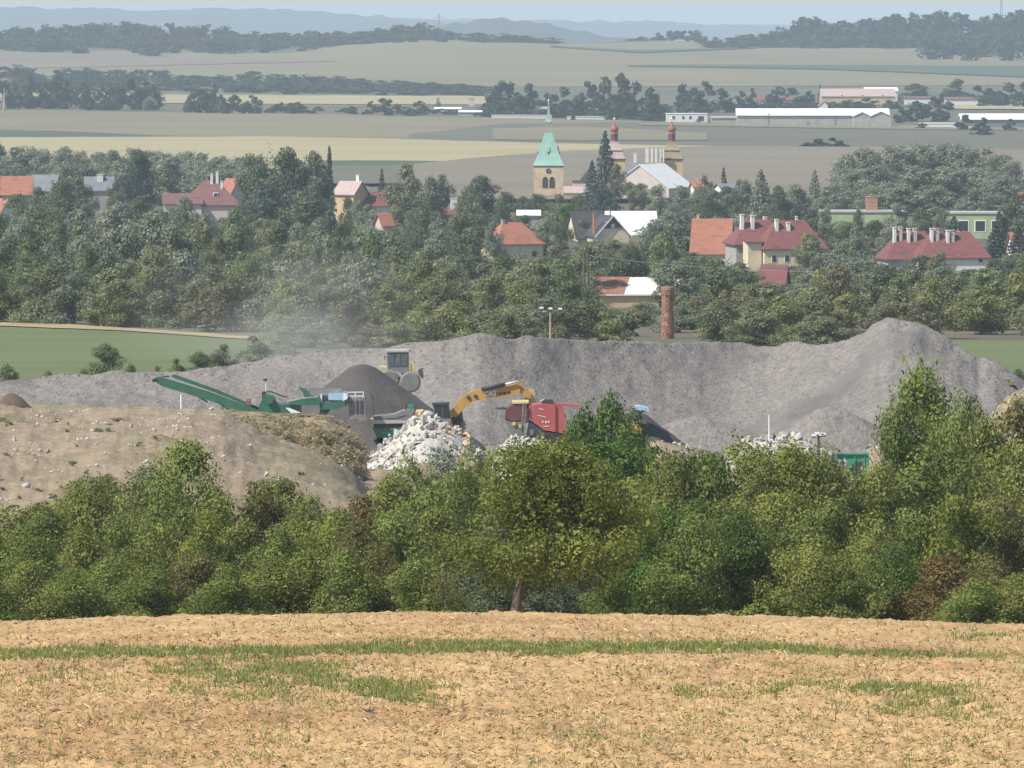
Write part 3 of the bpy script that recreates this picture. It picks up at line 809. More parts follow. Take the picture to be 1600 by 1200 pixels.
H = [  # x, top, d, width px, crown, tone, species word
    (-70, 770, 262, 190, 'hs0', 'olive', 'shrub'), (20, 792, 258, 150, 'hs1', 'olive', 'shrub'), (75, 800, 255, 120, 'hg0', 'green', 'shrub'),
    (140, 745, 268, 110, 'hs2', 'olive', 'shrub'), (215, 735, 262, 95, 'hd0', 'brown', 'shrub'),
    (288, 688, 262, 125, 'hc0', 'green', 'tree'), (262, 745, 256, 110, 'hs0', 'green', 'shrub'), (345, 770, 258, 110, 'hs1', 'yellow', 'shrub'), (398, 752, 264, 90, 'hg1', 'brown', 'shrub'),
    (440, 748, 266, 115, 'hr0', 'olive', 'tree'), (480, 776, 258, 100, 'hs2', 'olive', 'shrub'), (530, 792, 256, 95, 'hs3', 'yellow', 'shrub'),
    (566, 774, 262, 90, 'hg0', 'rust', 'shrub'), (605, 748, 264, 105, 'hc1', 'olive', 'tree'), (640, 712, 268, 90, 'hr1', 'green', 'tree'),
    (690, 702, 272, 120, 'hs1', 'grey', 'shrub'), (740, 700, 264, 90, 'hr1', 'olive', 'tree'), (725, 735, 256, 90, 'hs2', 'green', 'shrub'), (668, 760, 252, 130, 'hr2', 'green', 'tree'),
    (938, 606, 285, 120, 'hr3', 'lush', 'tree'), (905, 655, 284, 80, 'hg0', 'lush', 'tree'), (985, 640, 282, 90, 'hg1', 'lush', 'tree'), (958, 690, 276, 170, 'hr0', 'lush', 'tree'),
    (1045, 715, 266, 140, 'hr1', 'olive', 'tree'), (1100, 705, 270, 110, 'hs2', 'olive', 'shrub'), (1160, 690, 272, 150, 'hr2', 'olive', 'tree'),
    (1215, 682, 274, 140, 'hr3', 'yellow', 'tree'), (1278, 695, 270, 130, 'hs0', 'olive', 'shrub'), (1330, 730, 264, 110, 'hs1', 'yellow', 'shrub'),
    (1372, 725, 268, 100, 'hr0', 'olive', 'tree'), (1448, 572, 284, 150, 'hr2', 'green', 'tree'), (1404, 632, 280, 95, 'hr0', 'green', 'tree'), (1506, 612, 280, 100, 'hr1', 'green', 'tree'), (1185, 699, 262, 115, 'hs0', 'olive', 'shrub'), (1235, 696, 262, 115, 'hs1', 'yellow', 'shrub'), (1272, 708, 262, 115, 'hs2', 'olive', 'shrub'), (1306, 730, 262, 80, 'hs3', 'olive', 'shrub'), (1060, 706, 262, 115, 'hs2', 'olive', 'shrub'), (1118, 708, 262, 115, 'hs3', 'green', 'shrub'),
    (1455, 700, 272, 180, 'hr1', 'green', 'tree'), (1545, 650, 270, 120, 'hr2', 'olive', 'tree'), (1600, 622, 276, 130, 'hg0', 'brown', 'tree'), (1660, 640, 270, 150, 'hr3', 'olive', 'tree'),
    (1590, 690, 258, 130, 'hr1', 'olive', 'tree'), (1720, 690, 265, 150, 'hs2', 'green', 'shrub'),
    (115, 752, 318, 90, 'hs1', 'olive', 'shrub'), (165, 742, 322, 80, 'hs2', 'olive', 'shrub'), (225, 728, 326, 80, 'hs3', 'grey', 'shrub'), (330, 762, 318, 70, 'hs0', 'olive', 'shrub'), (200, 775, 300, 110, 'hr1', 'olive', 'tree'), (60, 785, 300, 100, 'hs3', 'olive', 'shrub'), (240, 790, 296, 110, 'hs1', 'green', 'shrub'), (310, 795, 296, 110, 'hr3', 'olive', 'tree'),
    (1780, 700, 262, 130, 'hr0', 'olive', 'tree'), (1870, 720, 262, 130, 'hs1', 'green', 'shrub'), (1960, 710, 262, 130, 'hr2', 'olive', 'tree'), (1760, 840, 225, 130, 'hs2', 'green', 'shrub'), (1850, 850, 222, 130, 'hs3', 'olive', 'shrub'), (1940, 845, 222, 130, 'hs0', 'green', 'shrub'), (-150, 790, 262, 130, 'hs2', 'olive', 'shrub'), (-240, 780, 262, 130, 'hr1', 'green', 'tree'), (-330, 790, 262, 130, 'hs0', 'olive', 'shrub'), (-130, 880, 218, 130, 'hs3', 'green', 'shrub'), (-220, 870, 218, 130, 'hs1', 'olive', 'shrub'),
    # middle of the hedge
    (-40, 825, 240, 150, 'hr0', 'green', 'tree'), (50, 838, 238, 130, 'hs2', 'green', 'shrub'), (125, 822, 242, 120, 'hs3', 'olive', 'shrub'), (190, 800, 246, 120, 'hs0', 'green', 'shrub'),
    (250, 815, 240, 130, 'hr1', 'olive', 'tree'), (320, 815, 238, 120, 'hs1', 'yellow', 'shrub'), (385, 812, 240, 120, 'hr2', 'olive', 'tree'), (445, 820, 238, 110, 'hg1', 'green', 'shrub'),
    (500, 818, 240, 115, 'hr3', 'yellow', 'tree'), (560, 812, 236, 110, 'hs2', 'brown', 'shrub'), (615, 800, 238, 130, 'hr0', 'green', 'tree'), (690, 790, 234, 140, 'hr2', 'olive', 'tree'),
    (1020, 790, 240, 140, 'hr3', 'olive', 'tree'), (1085, 780, 244, 130, 'hs3', 'green', 'shrub'), (1150, 775, 242, 140, 'hr1', 'olive', 'tree'), (1225, 770, 244, 150, 'hr0', 'olive', 'tree'),
    (1300, 785, 240, 140, 'hr2', 'green', 'tree'), (1365, 800, 238, 130, 'hs0', 'olive', 'shrub'), (1425, 790, 242, 150, 'hr3', 'green', 'tree'), (1500, 775, 240, 140, 'hg0', 'yellow', 'tree'), (1560, 780, 242, 140, 'hr0', 'brown', 'tree'), (1640, 760, 244, 160, 'hr1', 'olive', 'tree'),
    # front row
    (-30, 890, 214, 130, 'hs0', 'green', 'shrub'), (45, 878, 216, 120, 'hs1', 'olive', 'shrub'), (110, 888, 214, 110, 'hs2', 'green', 'shrub'), (170, 870, 218, 120, 'hs3', 'green', 'shrub'),
    (235, 882, 215, 130, 'hs0', 'green', 'shrub'), (300, 862, 217, 110, 'hr0', 'brown', 'shrub'), (355, 880, 214, 110, 'hs1', 'green', 'shrub'), (420, 870, 216, 130, 'hs2', 'olive', 'shrub'),
    (478, 862, 217, 120, 'hc0', 'yellow', 'shrub'), (540, 855, 215, 110, 'hs3', 'green', 'shrub'), (590, 848, 217, 110, 'hs0', 'brown', 'shrub'), (650, 872, 214, 130, 'hs1', 'green', 'shrub'),
    (695, 885, 213, 90, 'hd0', 'brown', 'shrub'), (745, 870, 222, 120, 'hs2', 'dark', 'shrub'), (790, 880, 218, 110, 'hs1', 'dark', 'shrub'), (850, 875, 220, 110, 'hs0', 'dark', 'shrub'), (780, 800, 240, 130, 'hs3', 'dark', 'shrub'), (860, 800, 238, 130, 'hs2', 'dark', 'shrub'), (905, 880, 222, 120, 'hs3', 'dark', 'shrub'), (930, 790, 236, 130, 'hr0', 'olive', 'tree'), (960, 888, 214, 100, 'hs0', 'green', 'shrub'),
    (1035, 790, 216, 120, 'hc1', 'lush', 'tree'), (1085, 805, 214, 130, 'hs1', 'green', 'shrub'), (1150, 800, 216, 130, 'hs2', 'lush', 'shrub'), (1215, 860, 216, 130, 'hs3', 'olive', 'shrub'),
    (1275, 835, 214, 140, 'hr1', 'olive', 'tree'), (1300, 880, 213, 100, 'hs0', 'green', 'shrub'), (1355, 868, 216, 110, 'hs1', 'green', 'shrub'), (1400, 850, 219, 120, 'hs2', 'lush', 'shrub'),
    (1470, 866, 217, 150, 'hs3', 'rust', 'shrub'), (1545, 868, 216, 120, 'hs0', 'brown', 'shrub'), (1530, 905, 213, 130, 'hs1', 'green', 'shrub'), (1600, 895, 214, 130, 'hs2', 'olive', 'shrub'), (1670, 880, 215, 140, 'hs3', 'olive', 'shrub'),
]
for x, top, d, wpx, cr, tone, sp in H:
    nm = {'shrub': 'hedge_shrub', 'tree': 'hedge_tree'}[sp]
    zone = 'at the field edge' if d < 225 else 'in the middle of the hedgerow' if d < 250 else 'at the back of the hedgerow'
    tree(nm, cr, tone, x, top, d, wpx * (1.85 if d > 250 else 1.55), sp, zone, group='trees and shrubs of the hedgerow', sink=.15)
# small dark undergrowth filling the foot of the hedge
r = np.random.default_rng(5)
_under = []
for x in np.arange(-260, 2000, 34):
    if 755 < x < 860: continue
    d = 205.5 + r.uniform(0, 4)
    _under.append((x + r.uniform(-8, 8), d, r.uniform(.5, 1.1), r.uniform(1.1, 1.8)))


def merge_crowns(name, items, cr, m, label=None, seed=1):
    """Many crowns as one mass: items are (X, d, z, width, height, form)."""
    r = np.random.default_rng(seed)
    V = []; T = []
    cache = {}
    for X, d, z, w, h, k in items:
        if k not in cache:
            me = CR[k]; v = np.empty(len(me.vertices) * 3, np.float32); me.vertices.foreach_get('co', v)
            t = np.empty(len(me.polygons), np.float32); me.attributes['tint'].data.foreach_get('value', t)
            cache[k] = (v.reshape(-1, 3), t)
        v, t = cache[k]
        a = r.uniform(0, 6.28); ca, sa = math.cos(a), math.sin(a)
        q = np.stack([(v[:, 0] * ca - v[:, 1] * sa) * w + X, (v[:, 0] * sa + v[:, 1] * ca) * w + d, v[:, 2] * h + z], 1)
        V.append(q); T.append(np.clip(t + r.uniform(-.3, .3), 0, 1))
    V = np.concatenate(V); T = np.concatenate(T)
    o = link(name, fast_mesh(name, V, np.arange(len(V)).reshape(-1, 4), T), m)
    return tag(o, label, kind='stuff')


merge_crowns('undergrowth', [(xpx(x, d), d, float(zg(xpx(x, d), d)) - .1, w, h, 'fw%d' % (i % 2)) for i, (x, d, h, w) in enumerate(_under)], None, LF['olive'], 'low olive undergrowth along the foot of the hedgerow')

# ---- the green belt between the quarry and the village
PROT = [  # pixel windows kept clear of anything nearer: x0, y0, x1, y1, distance
    (832, 150, 882, 297, 1535), (908, 258, 932, 290, 1555), (948, 185, 985, 285, 1555), (985, 228, 1078, 286, 1500), (4, 275, 54, 318, 1395), (0, 310, 20, 330, 1395), (58, 276, 88, 288, 1420), (140, 270, 172, 287, 1420),
    (258, 266, 370, 321, 1295), (536, 281, 562, 318, 1330), (562, 290, 632, 322, 1330), (593, 332, 608, 350, 1200), (700, 308, 716, 329, 1300), (790, 346, 834, 396, 1125), (808, 326, 842, 336, 1290), (896, 330, 1000, 374, 1225),
    (1092, 342, 1142, 392, 1095), (1132, 336, 1284, 408, 1075), (1194, 414, 1224, 442, 960), (1372, 355, 1532, 417, 1045), (1302, 331, 1330, 344, 1245), (1496, 332, 1556, 368, 1245), (1352, 306, 1372, 332, 1240), (1584, 362, 1605, 392, 1100),
    (930, 436, 1056, 462, 845), (1032, 444, 1056, 540, 638), (842, 476, 882, 535, 466), (1352, 330, 1380, 346, 1245), (970, 455, 1034, 472, 845), (1120, 276, 1150, 292, 1400)]


def blocked(x, top, w, d):
    for a, b, c, e, pd in PROT:
        if d < pd and x + w * .47 > a and x - w * .47 < c and top < e - 2:
            return True
    return False


MT = [  # heroes: x, top, d, width px, crown, tone
    (110, 277, 1330, 100, 'mr0', 'dark'), (217, 233, 1420, 62, 'mr1', 'blue'), (262, 246, 1440, 100, 'mr2', 'grey'), (330, 262, 1440, 70, 'mr4', 'grey'),
    (400, 240, 1260, 80, 'mr0', 'dark'), (448, 228, 1240, 110, 'mr1', 'dark'), (492, 236, 1250, 80, 'mr2', 'dark'), (425, 290, 1190, 130, 'mr3', 'blue'), (480, 300, 1185, 110, 'mr4', 'dark'), (515, 229, 1290, 34, 'mp0', 'blue'), (385, 325, 1150, 80, 'mr0', 'dark'),
    (597, 264, 1345, 26, 'mn0', 'blue'), (640, 256, 1300, 90, 'mr3', 'olive'), (672, 275, 1290, 70, 'mr0', 'dark'), (690, 272, 1330, 50, 'mg0', 'grey'), (752, 274, 1310, 105, 'mr2', 'dark'), (735, 290, 1280, 60, 'mr1', 'olive'), (790, 300, 1300, 60, 'mr4', 'dark'),
    (945, 206, 1430, 58, 'mn1', 'blue'), (925, 252, 1440, 44, 'mn0', 'blue'), (962, 256, 1420, 46, 'mg1', 'dark'), (1003, 286, 1420, 56, 'mg0', 'grey'), (1030, 288, 1400, 60, 'mr0', 'grey'), (1062, 290, 1390, 60, 'mg1', 'grey'), (985, 284, 1410, 40, 'mg0', 'olive'),
    (1133, 291, 1385, 60, 'mr3', 'dark'), (60, 291, 1380, 46, 'mr1', 'dark'), (88, 289, 1390, 40, 'mr2', 'grey'), (138, 288, 1380, 40, 'mr0', 'grey'), (182, 284, 1390, 44, 'mr3', 'dark'), (28, 303, 1360, 60, 'mr4', 'green'), (290, 306, 1270, 50, 'mr2', 'grey'), (1292, 322, 1200, 44, 'mr0', 'grey'), (1341, 325, 1190, 30, 'mr1', 'dark'), (1398, 318, 1180, 60, 'mr3', 'grey'), (1438, 322, 1180, 60, 'mr2', 'dark'), (1470, 324, 1180, 50, 'mr1', 'grey'), (1365, 344, 1180, 50, 'mr4', 'dark'), (1315, 346, 1180, 50, 'mr2', 'grey'), (1560, 330, 1190, 40, 'mn0', 'blue'), (772, 345, 1100, 46, 'mr3', 'grey'), (575, 318, 1290, 50, 'mr1', 'olive'), (544, 307, 1285, 36, 'mr2', 'dark'), (560, 311, 1280, 36, 'mr0', 'grey'), (620, 322, 1290, 60, 'mr4', 'olive'), (1095, 293, 1400, 60, 'mr1', 'grey'), (1112, 296, 1370, 60, 'mr2', 'dark'), (1100, 274, 1420, 40, 'mr3', 'dark'), (1130, 262, 1450, 24, 'mn0', 'blue'), (1188, 266, 1360, 56, 'mn1', 'grey'), (1160, 280, 1380, 50, 'mr0', 'dark'), (1240, 287, 1350, 70, 'mr1', 'grey'), (1272, 266, 1370, 40, 'mn0', 'grey'), (1215, 290, 1310, 60, 'mr2', 'dark'), (1290, 292, 1330, 60, 'mr3', 'grey'),
    (905, 303, 1330, 50, 'mr1', 'dark'), (870, 303, 1340, 60, 'mr3', 'green'), (840, 303, 1330, 56, 'mr4', 'dark'), (818, 306, 1330, 40, 'mr2', 'dark'), (890, 316, 1240, 60, 'mr0', 'lush'), (868, 330, 1150, 66, 'mc0', 'green'), (940, 292, 1340, 60, 'mr2', 'blue'),
    (1045, 330, 1120, 110, 'mr1', 'grey'), (1025, 350, 1100, 90, 'mr4', 'grey'), (1080, 352, 1120, 60, 'mr0', 'grey'),
    (240, 330, 900, 150, 'mr1', 'grey'), (175, 322, 960, 120, 'mr2', 'grey'), (205, 345, 830, 130, 'mr0', 'grey'), (265, 350, 800, 130, 'mr3', 'grey'), (60, 322, 1000, 110, 'mr4', 'green'), (40, 350, 960, 110, 'mr2', 'dark'), (90, 365, 900, 90, 'mc0', 'dark'), (130, 345, 960, 90, 'mr3', 'olive'), (310, 345, 960, 100, 'mr1', 'olive'),
    (446, 420, 690, 70, 'ms0', 'silver'), (690, 490, 640, 80, 'ms1', 'grey'), (265, 470, 735, 60, 'ms2', 'yellow'), (165, 535, 505, 72, 'ms0', 'green'),
    (1590, 355, 1060, 70, 'mn0', 'blue'), (1555, 350, 1060, 60, 'mn1', 'blue'), (1490, 338, 1180, 50, 'mn0', 'blue'), (1590, 300, 1250, 80, 'mr1', 'dark'), (1570, 400, 900, 90, 'mr0', 'dark'), (1600, 430, 800, 110, 'mc1', 'grey'), (1555, 440, 760, 80, 'mc0', 'grey'), (1510, 448, 770, 70, 'mr2', 'olive'),
    (1350, 405, 930, 130, 'mr2', 'grey'), (1310, 380, 960, 90, 'mr3', 'grey'), (1265, 365, 1000, 70, 'mr4', 'olive'), (1285, 395, 930, 90, 'mr0', 'grey'), (1440, 398, 960, 90, 'mr1', 'dark'), (1470, 395, 950, 70, 'mr3', 'olive'), (1400, 420, 880, 80, 'mr4', 'grey'),
    (1120, 402, 940, 90, 'mr1', 'green'), (1150, 414, 920, 90, 'mr0', 'brown'), (1075, 400, 930, 80, 'mr2', 'green'), (1040, 400, 940, 70, 'mr3', 'olive'), (985, 385, 960, 90, 'mr4', 'olive'), (935, 380, 980, 80, 'mr0', 'olive'), (1195, 440, 800, 80, 'mr2', 'brown'), (1155, 448, 760, 90, 'ms1', 'brown'), (1185, 485, 690, 70, 'ms2', 'yellow'), (1250, 500, 680, 60, 'ms0', 'yellow'), (1215, 480, 720, 80, 'mr1', 'olive'), (1110, 470, 730, 80, 'ms0', 'olive'), (1080, 490, 690, 60, 'ms1', 'olive'), (1000, 475, 700, 80, 'ms2', 'yellow'), (960, 482, 690, 70, 'ms0', 'yellow'), (915, 470, 740, 60, 'mc1', 'green'), (900, 480, 700, 60, 'ms1', 'grey'),
]
for x, top, d, wpx, cr, tone in MT:
    sp = 'conifer' if cr[:2] in ('mn', 'mp') else 'shrub' if cr[:2] == 'ms' else 'tree'
    zone = 'behind the grey spoil bank' if d < 780 else 'in the green belt' if d < 1080 else 'among the village houses'
    tree({'conifer': 'conifer_tree', 'shrub': 'shrub', 'tree': 'broadleaf_tree'}[sp], cr, tone, x, top, d, wpx, sp, zone, group='trees of the valley belt', sink=.3)
# fill the belt, row by row
r = np.random.default_rng(42)
ceil_ = pl([(-200, 300), (0, 325), (60, 315), (160, 305), (230, 300), (300, 325), (370, 330), (540, 330), (620, 320), (680, 325), (760, 320), (830, 335), (900, 330), (1000, 345), (1100, 335), (1200, 330), (1300, 330), (1500, 340), (1600, 350), (1800, 340)])
nfill = 0
for d, hm_, tones in [(612, 3.6, ['olive', 'brown', 'yellow', 'olive']), (655, 4.5, ['olive', 'brown', 'grey', 'yellow', 'olive']), (690, 5.5, ['olive', 'grey', 'yellow', 'green', 'brown']), (740, 6.5, ['olive', 'grey', 'green', 'dark']), (800, 7.5, ['grey', 'dark', 'olive', 'green']), (870, 8, ['grey', 'dark', 'green', 'olive']), (950, 8.5, ['grey', 'dark', 'olive']), (1040, 9, ['dark', 'grey', 'olive']), (1130, 9, ['dark', 'grey', 'green']), (1220, 9, ['dark', 'grey'])]:
    step = 56 if d < 800 else 50
    for x in np.arange(-130, 1740, step):
        xx = x + r.uniform(-22, 22); dd = d + r.uniform(-24, 24)
        dmin = float(np.interp(xx, [0, 400, 470, 1440, 1490], [722, 662, 600, 600, 645]))
        if dd < dmin: dd = dmin + r.uniform(0, 16)
        if d == 612 and (xx < 430 or xx > 1440): continue
        zb = float(zg(xpx(xx, dd), dd))
        h = hm_ * r.uniform(.8, 1.35)
        top = 600 - FPX * math.tan(math.atan((zb + h - CZ) / dd) + TH)
        top = max(top, ceil_(xx) + r.uniform(-6, 12))
        wpx = r.uniform(.85, 1.25) * 7.2 / dd * FPX
        if dd < 700: wpx *= .9
        for k in range(12):
            if not blocked(xx, top, wpx, dd): break
            top += 12; wpx *= .985
        if blocked(xx, top, wpx, dd): continue
        if zpx(top, dd) - zb < 2.0: continue
        cr = r.choice(['mr0', 'mr1', 'mr2', 'mr3', 'mr4', 'mc0', 'mg0', 'mg1', 'mc1']) if dd > 720 else r.choice(['ms0', 'ms1', 'ms2', 'mr0', 'mr3', 'mg1'])
        sp = 'shrub' if cr[:2] == 'ms' else 'tree'
        zone = 'behind the grey spoil bank' if dd < 780 else 'in the green belt' if dd < 1080 else 'among the village houses'
        tree('shrub' if sp == 'shrub' else 'belt_tree' if dd < 1080 else 'village_tree', str(cr), str(r.choice(tones)), xx, top, dd, wpx, sp, zone, group='trees of the valley belt', sink=.3)
        nfill += 1
print('fill', nfill)
_r2 = np.random.default_rng(8)
_it = []
for k in range(520):
    x = _r2.uniform(-160, 1760); d = 640 + 660 * _r2.uniform(0, 1) ** 1.1
    if d < np.interp(x, [0, 400, 470, 1440, 1490], [722, 662, 640, 640, 645]): continue
    X = xpx(x, d); h = _r2.uniform(1.3, 3.2)
    zb = float(zg(X, d)); top = 600 - FPX * math.tan(math.atan((zb + h - CZ) / d) + TH)
    if blocked(x, top, 30, d): continue
    _it.append((X, d, zb - .2, _r2.uniform(4.0, 7), h, 'fu%d' % (k % 2)))
merge_crowns('scrub', _it[0::2], None, LF['molive'], 'olive scrub filling the gaps between the trees of the valley', 3)
merge_crowns('scrub', _it[1::2], None, LF['grey'], 'grey green scrub filling the gaps between the trees of the valley', 4)
# bushes between the meadow and the bank
for x, top, d, wpx, tone in [(10, 570, 487, 60, 'green'), (75, 578, 485, 40, 'green'), (130, 577, 484, 40, 'green'), (205, 570, 486, 46, 'green'), (245, 572, 488, 40, 'olive'), (275, 560, 492, 50, 'green'), (312, 548, 500, 60, 'green'), (350, 538, 520, 70, 'grey'), (395, 525, 545, 80, 'grey'), (440, 515, 570, 80, 'olive'), (490, 505, 600, 90, 'grey'), (540, 500, 620, 80, 'olive'), (1590, 575, 485, 50, 'green'), (1625, 560, 490, 60, 'olive')]:
    tree('shrub', 'ms%d' % (int(x) % 3), tone, x, top, d, wpx, 'shrub', 'between the green meadow and the grey bank', group='bushes along the spoil bank', sink=.3)

# ---- pale poplar wood beyond the village, left; grove on the right
r = np.random.default_rng(77)
for i, x in enumerate(np.arange(-60, 420, 27)):
    d = 1640 + r.uniform(-60, 60)
    tree('poplar_tree', 'mr%d' % r.integers(0, 5), 'grey', x + r.uniform(-6, 6), np.interp(x, [0, 60, 130, 250, 400], [226, 229, 232, 234, 244]) + r.uniform(-3, 5), d, r.uniform(64, 90), 'tree', 'in the pale wood below the stubble strip', group='trees of the pale wood', sink=.4)
for i, x in enumerate(np.arange(-40, 400, 36)):
    d = 1520 + r.uniform(-40, 40)
    tree('poplar_tree', 'mr%d' % r.integers(0, 5), 'grey', x + r.uniform(-8, 8), 256 + r.uniform(-6, 10), d, r.uniform(64, 88), 'tree', 'in front of the pale wood', group='trees of the pale wood', sink=.4)
for x, top, d, w in [(1322, 240, 1560, 56), (1352, 230, 1580, 66), (1395, 226, 1590, 76), (1440, 224, 1600, 80), (1485, 223, 1600, 76), (1525, 230, 1590, 70), (1560, 240, 1580, 56), (1585, 252, 1560, 40), (1330, 262, 1500, 66), (1375, 256, 1490, 76), (1425, 258, 1500, 80), (1475, 260, 1500, 76), (1520, 262, 1500, 66), (1560, 272, 1490, 60), (1310, 285, 1420, 60), (1400, 285, 1400, 80), (1460, 288, 1400, 70), (1530, 292, 1380, 60), (1360, 290, 1390, 56)]:
    tree('grove_tree', 'mr%d' % (x % 5), 'grey', x, top, d, w * 1.45, 'tree', 'in the grove on the right behind the green school', group='trees of the grove', sink=.4)

# ---- hazy trees of the far plain
FT = []
for x0, x1, st, top, base, k in [(0, 140, 16, 122, 170, 0), (130, 250, 15, 130, 172, 0), (300, 345, 16, 138, 176, 0), (350, 425, 15, 148, 178, 1), (430, 470, 12, 157, 176, 1)]:
    for x in np.arange(x0, x1, st): FT.append((x + r.uniform(-5, 5), top + r.uniform(-6, 8), base, r.uniform(20, 30)))
FT += [(318, 138, 177, 40), (200, 122, 172, 46), (225, 128, 172, 40), (90, 118, 168, 50), (600, 152, 179, 26), (612, 154, 178, 26), (583, 158, 178, 18), (655, 157, 177, 24), (685, 152, 168, 12), (635, 166, 178, 20), (550, 166, 178, 22), (455, 160, 178, 16),
       (780, 124, 180, 40), (800, 126, 181, 44), (830, 132, 181, 40), (770, 142, 183, 30), (858, 144, 184, 24), (885, 132, 184, 44), (915, 128, 185, 40), (945, 118, 186, 36), (975, 112, 186, 40), (1000, 124, 187, 44), (1020, 138, 188, 34), (1015, 150, 188, 40), (960, 145, 188, 40), (1065, 128, 176, 34), (1100, 128, 176, 40), (1085, 136, 178, 34), (1130, 136, 176, 30), (1160, 140, 172, 26), (1175, 138, 170, 18),
       (1215, 134, 168, 40), (1240, 136, 166, 36), (1262, 140, 166, 24), (1280, 132, 160, 12), (1430, 130, 158, 52), (1490, 122, 160, 40), (1520, 132, 162, 40), (1545, 138, 164, 36), (1575, 128, 166, 36), (1600, 126, 168, 36), (1430, 156, 190, 44), (1455, 152, 190, 36), (1480, 158, 190, 36), (1405, 166, 192, 20), (1350, 152, 170, 40), (1330, 156, 170, 34), (1320, 158, 168, 30), (1390, 156, 170, 26), (1300, 158, 168, 24),
       (1525, 196, 212, 26), (1540, 198, 213, 24), (1275, 216, 232, 34), (1295, 214, 232, 34), (1315, 220, 233, 26), (1262, 222, 232, 24), (1505, 178, 205, 26), (1535, 182, 206, 26), (1575, 186, 206, 22), (1440, 192, 203, 20), (1205, 186, 197, 12), (895, 168, 188, 14), (1090, 184, 192, 12)]
for i, (x, top, base, w) in enumerate(FT):
    p = G(float(x), float(base), 1500, 4200)
    cr = 'fn0' if w < 14 else 'fr%d' % (i % 4)
    d = float(p[1])
    tree('far_tree', cr, 'far', float(x), float(top), d, float(w) * (1.45 if w > 14 else 1), 'tree', 'on the far plain', group='trees of the far plain', trunk=False, sink=.3)


def strip_wood(name, label, pts, seed, n, wr, tops, d0, d1, m='far', kinds=('fv0', 'fv1', 'fv2', 'fv3', 'fv0')):
    """A wood that reads as one mass: tops gives the outline, pts the foot line, both in pixels."""
    r = np.random.default_rng(seed)
    xs = r.uniform(tops[0][0], tops[-1][0], n)
    tx, ty = zip(*tops); bx_, by_ = zip(*pts)
    it = []
    for i, x in enumerate(xs):
        yb = np.interp(x, bx_, by_); yt = np.interp(x, tx, ty)
        f = r.uniform(0, 1)
        yy = yb - f * (yb - yt) * .68
        p = G(x, yy, d0, d1)
        d = float(p[1]); z = float(p[2])
        if f > .45:
            ytop = yt + r.uniform(-2.5, 4)
        else:
            ytop = yy - r.uniform(.38, .5) * (yb - yt)
        h = max(3., zpx(ytop, d) - z)
        w = r.uniform(*wr)
        it.append((xpx(x, d), d, z - .5, w, h, kinds[int(r.integers(0, len(kinds)))]))
    return merge_crowns(name, it, None, LF[m], label, seed)


strip_wood('wood', 'hazy dark wood along the ridge above the reddish field', [(-500, 82), (0, 80), (90, 84), (220, 90), (320, 86), (470, 82), (520, 72), (640, 68), (860, 66)], 1, 430, (20, 34), [(-500, 45), (0, 44), (60, 38), (130, 36), (200, 32), (240, 36), (345, 36), (370, 50), (410, 46), (470, 48), (490, 42), (560, 48), (660, 34), (700, 46), (760, 50), (860, 60)], 4200, 5060)
strip_wood('wood', 'hazy dark wood on the ridge at the right edge of the view', [(1100, 76), (1280, 76), (1450, 76), (1455, 95), (1600, 97), (2100, 97)], 2, 430, (20, 34), [(1100, 66), (1150, 55), (1210, 48), (1225, 34), (1270, 20), (1290, 34), (1350, 28), (1400, 22), (1460, 16), (1540, 24), (1600, 14), (2100, 20)], 4200, 5060, kinds=('fv0', 'fv1', 'fv2', 'fv3', 'fn0'))
strip_wood('tree_belt', 'hazy dark scrub between the far trees behind the green spire', [(755, 184), (1040, 190)], 9, 110, (11, 18), [(755, 166), (800, 150), (900, 160), (960, 150), (1040, 162)], 2500, 3400)
strip_wood('tree_belt', 'hazy dark scrub below the far houses and yellow barn', [(1050, 176), (1150, 172), (1290, 170), (1400, 172)], 10, 90, (9, 15), [(1050, 150), (1130, 158), (1200, 164), (1290, 164), (1400, 158)], 2500, 3400)
strip_wood('wood', 'hazy scrub on the crest between the two woods', [(985, 63), (1050, 63), (1130, 72)], 3, 30, (8, 14), [(985, 58), (1050, 43), (1075, 42), (1130, 62)], 4500, 5060)
strip_wood('tree_belt', 'hazy dark belt of trees beside the pale strip', [(-500, 140), (0, 146), (250, 144), (420, 147), (620, 150), (768, 150)], 4, 360, (15, 26), [(-500, 102), (0, 102), (20, 100), (110, 106), (240, 104), (280, 118), (330, 114), (360, 118), (390, 108), (420, 116), (540, 118), (600, 124), (768, 134)], 3000, 4000)
strip_wood('tree_belt', 'hazy low trees behind the far warehouses', [(1390, 168), (1600, 168), (2100, 168)], 5, 60, (9, 15), [(1390, 150), (1480, 140), (1600, 140), (2100, 140)], 2700, 3800)
strip_wood('tree_belt', 'hazy trees along the lane left of the far village', [(430, 178), (760, 184)], 6, 26, (6, 12), [(430, 168), (520, 170), (640, 170), (760, 174)], 2500, 3300, kinds=('fv0', 'fv1'))
strip_wood('tree_belt', 'hazy tree belt left of the fallow field', [(-500, 168), (0, 170), (100, 168), (250, 172)], 8, 60, (9, 15), [(-500, 126), (0, 128), (70, 124), (140, 140), (250, 134)], 2600, 3600)
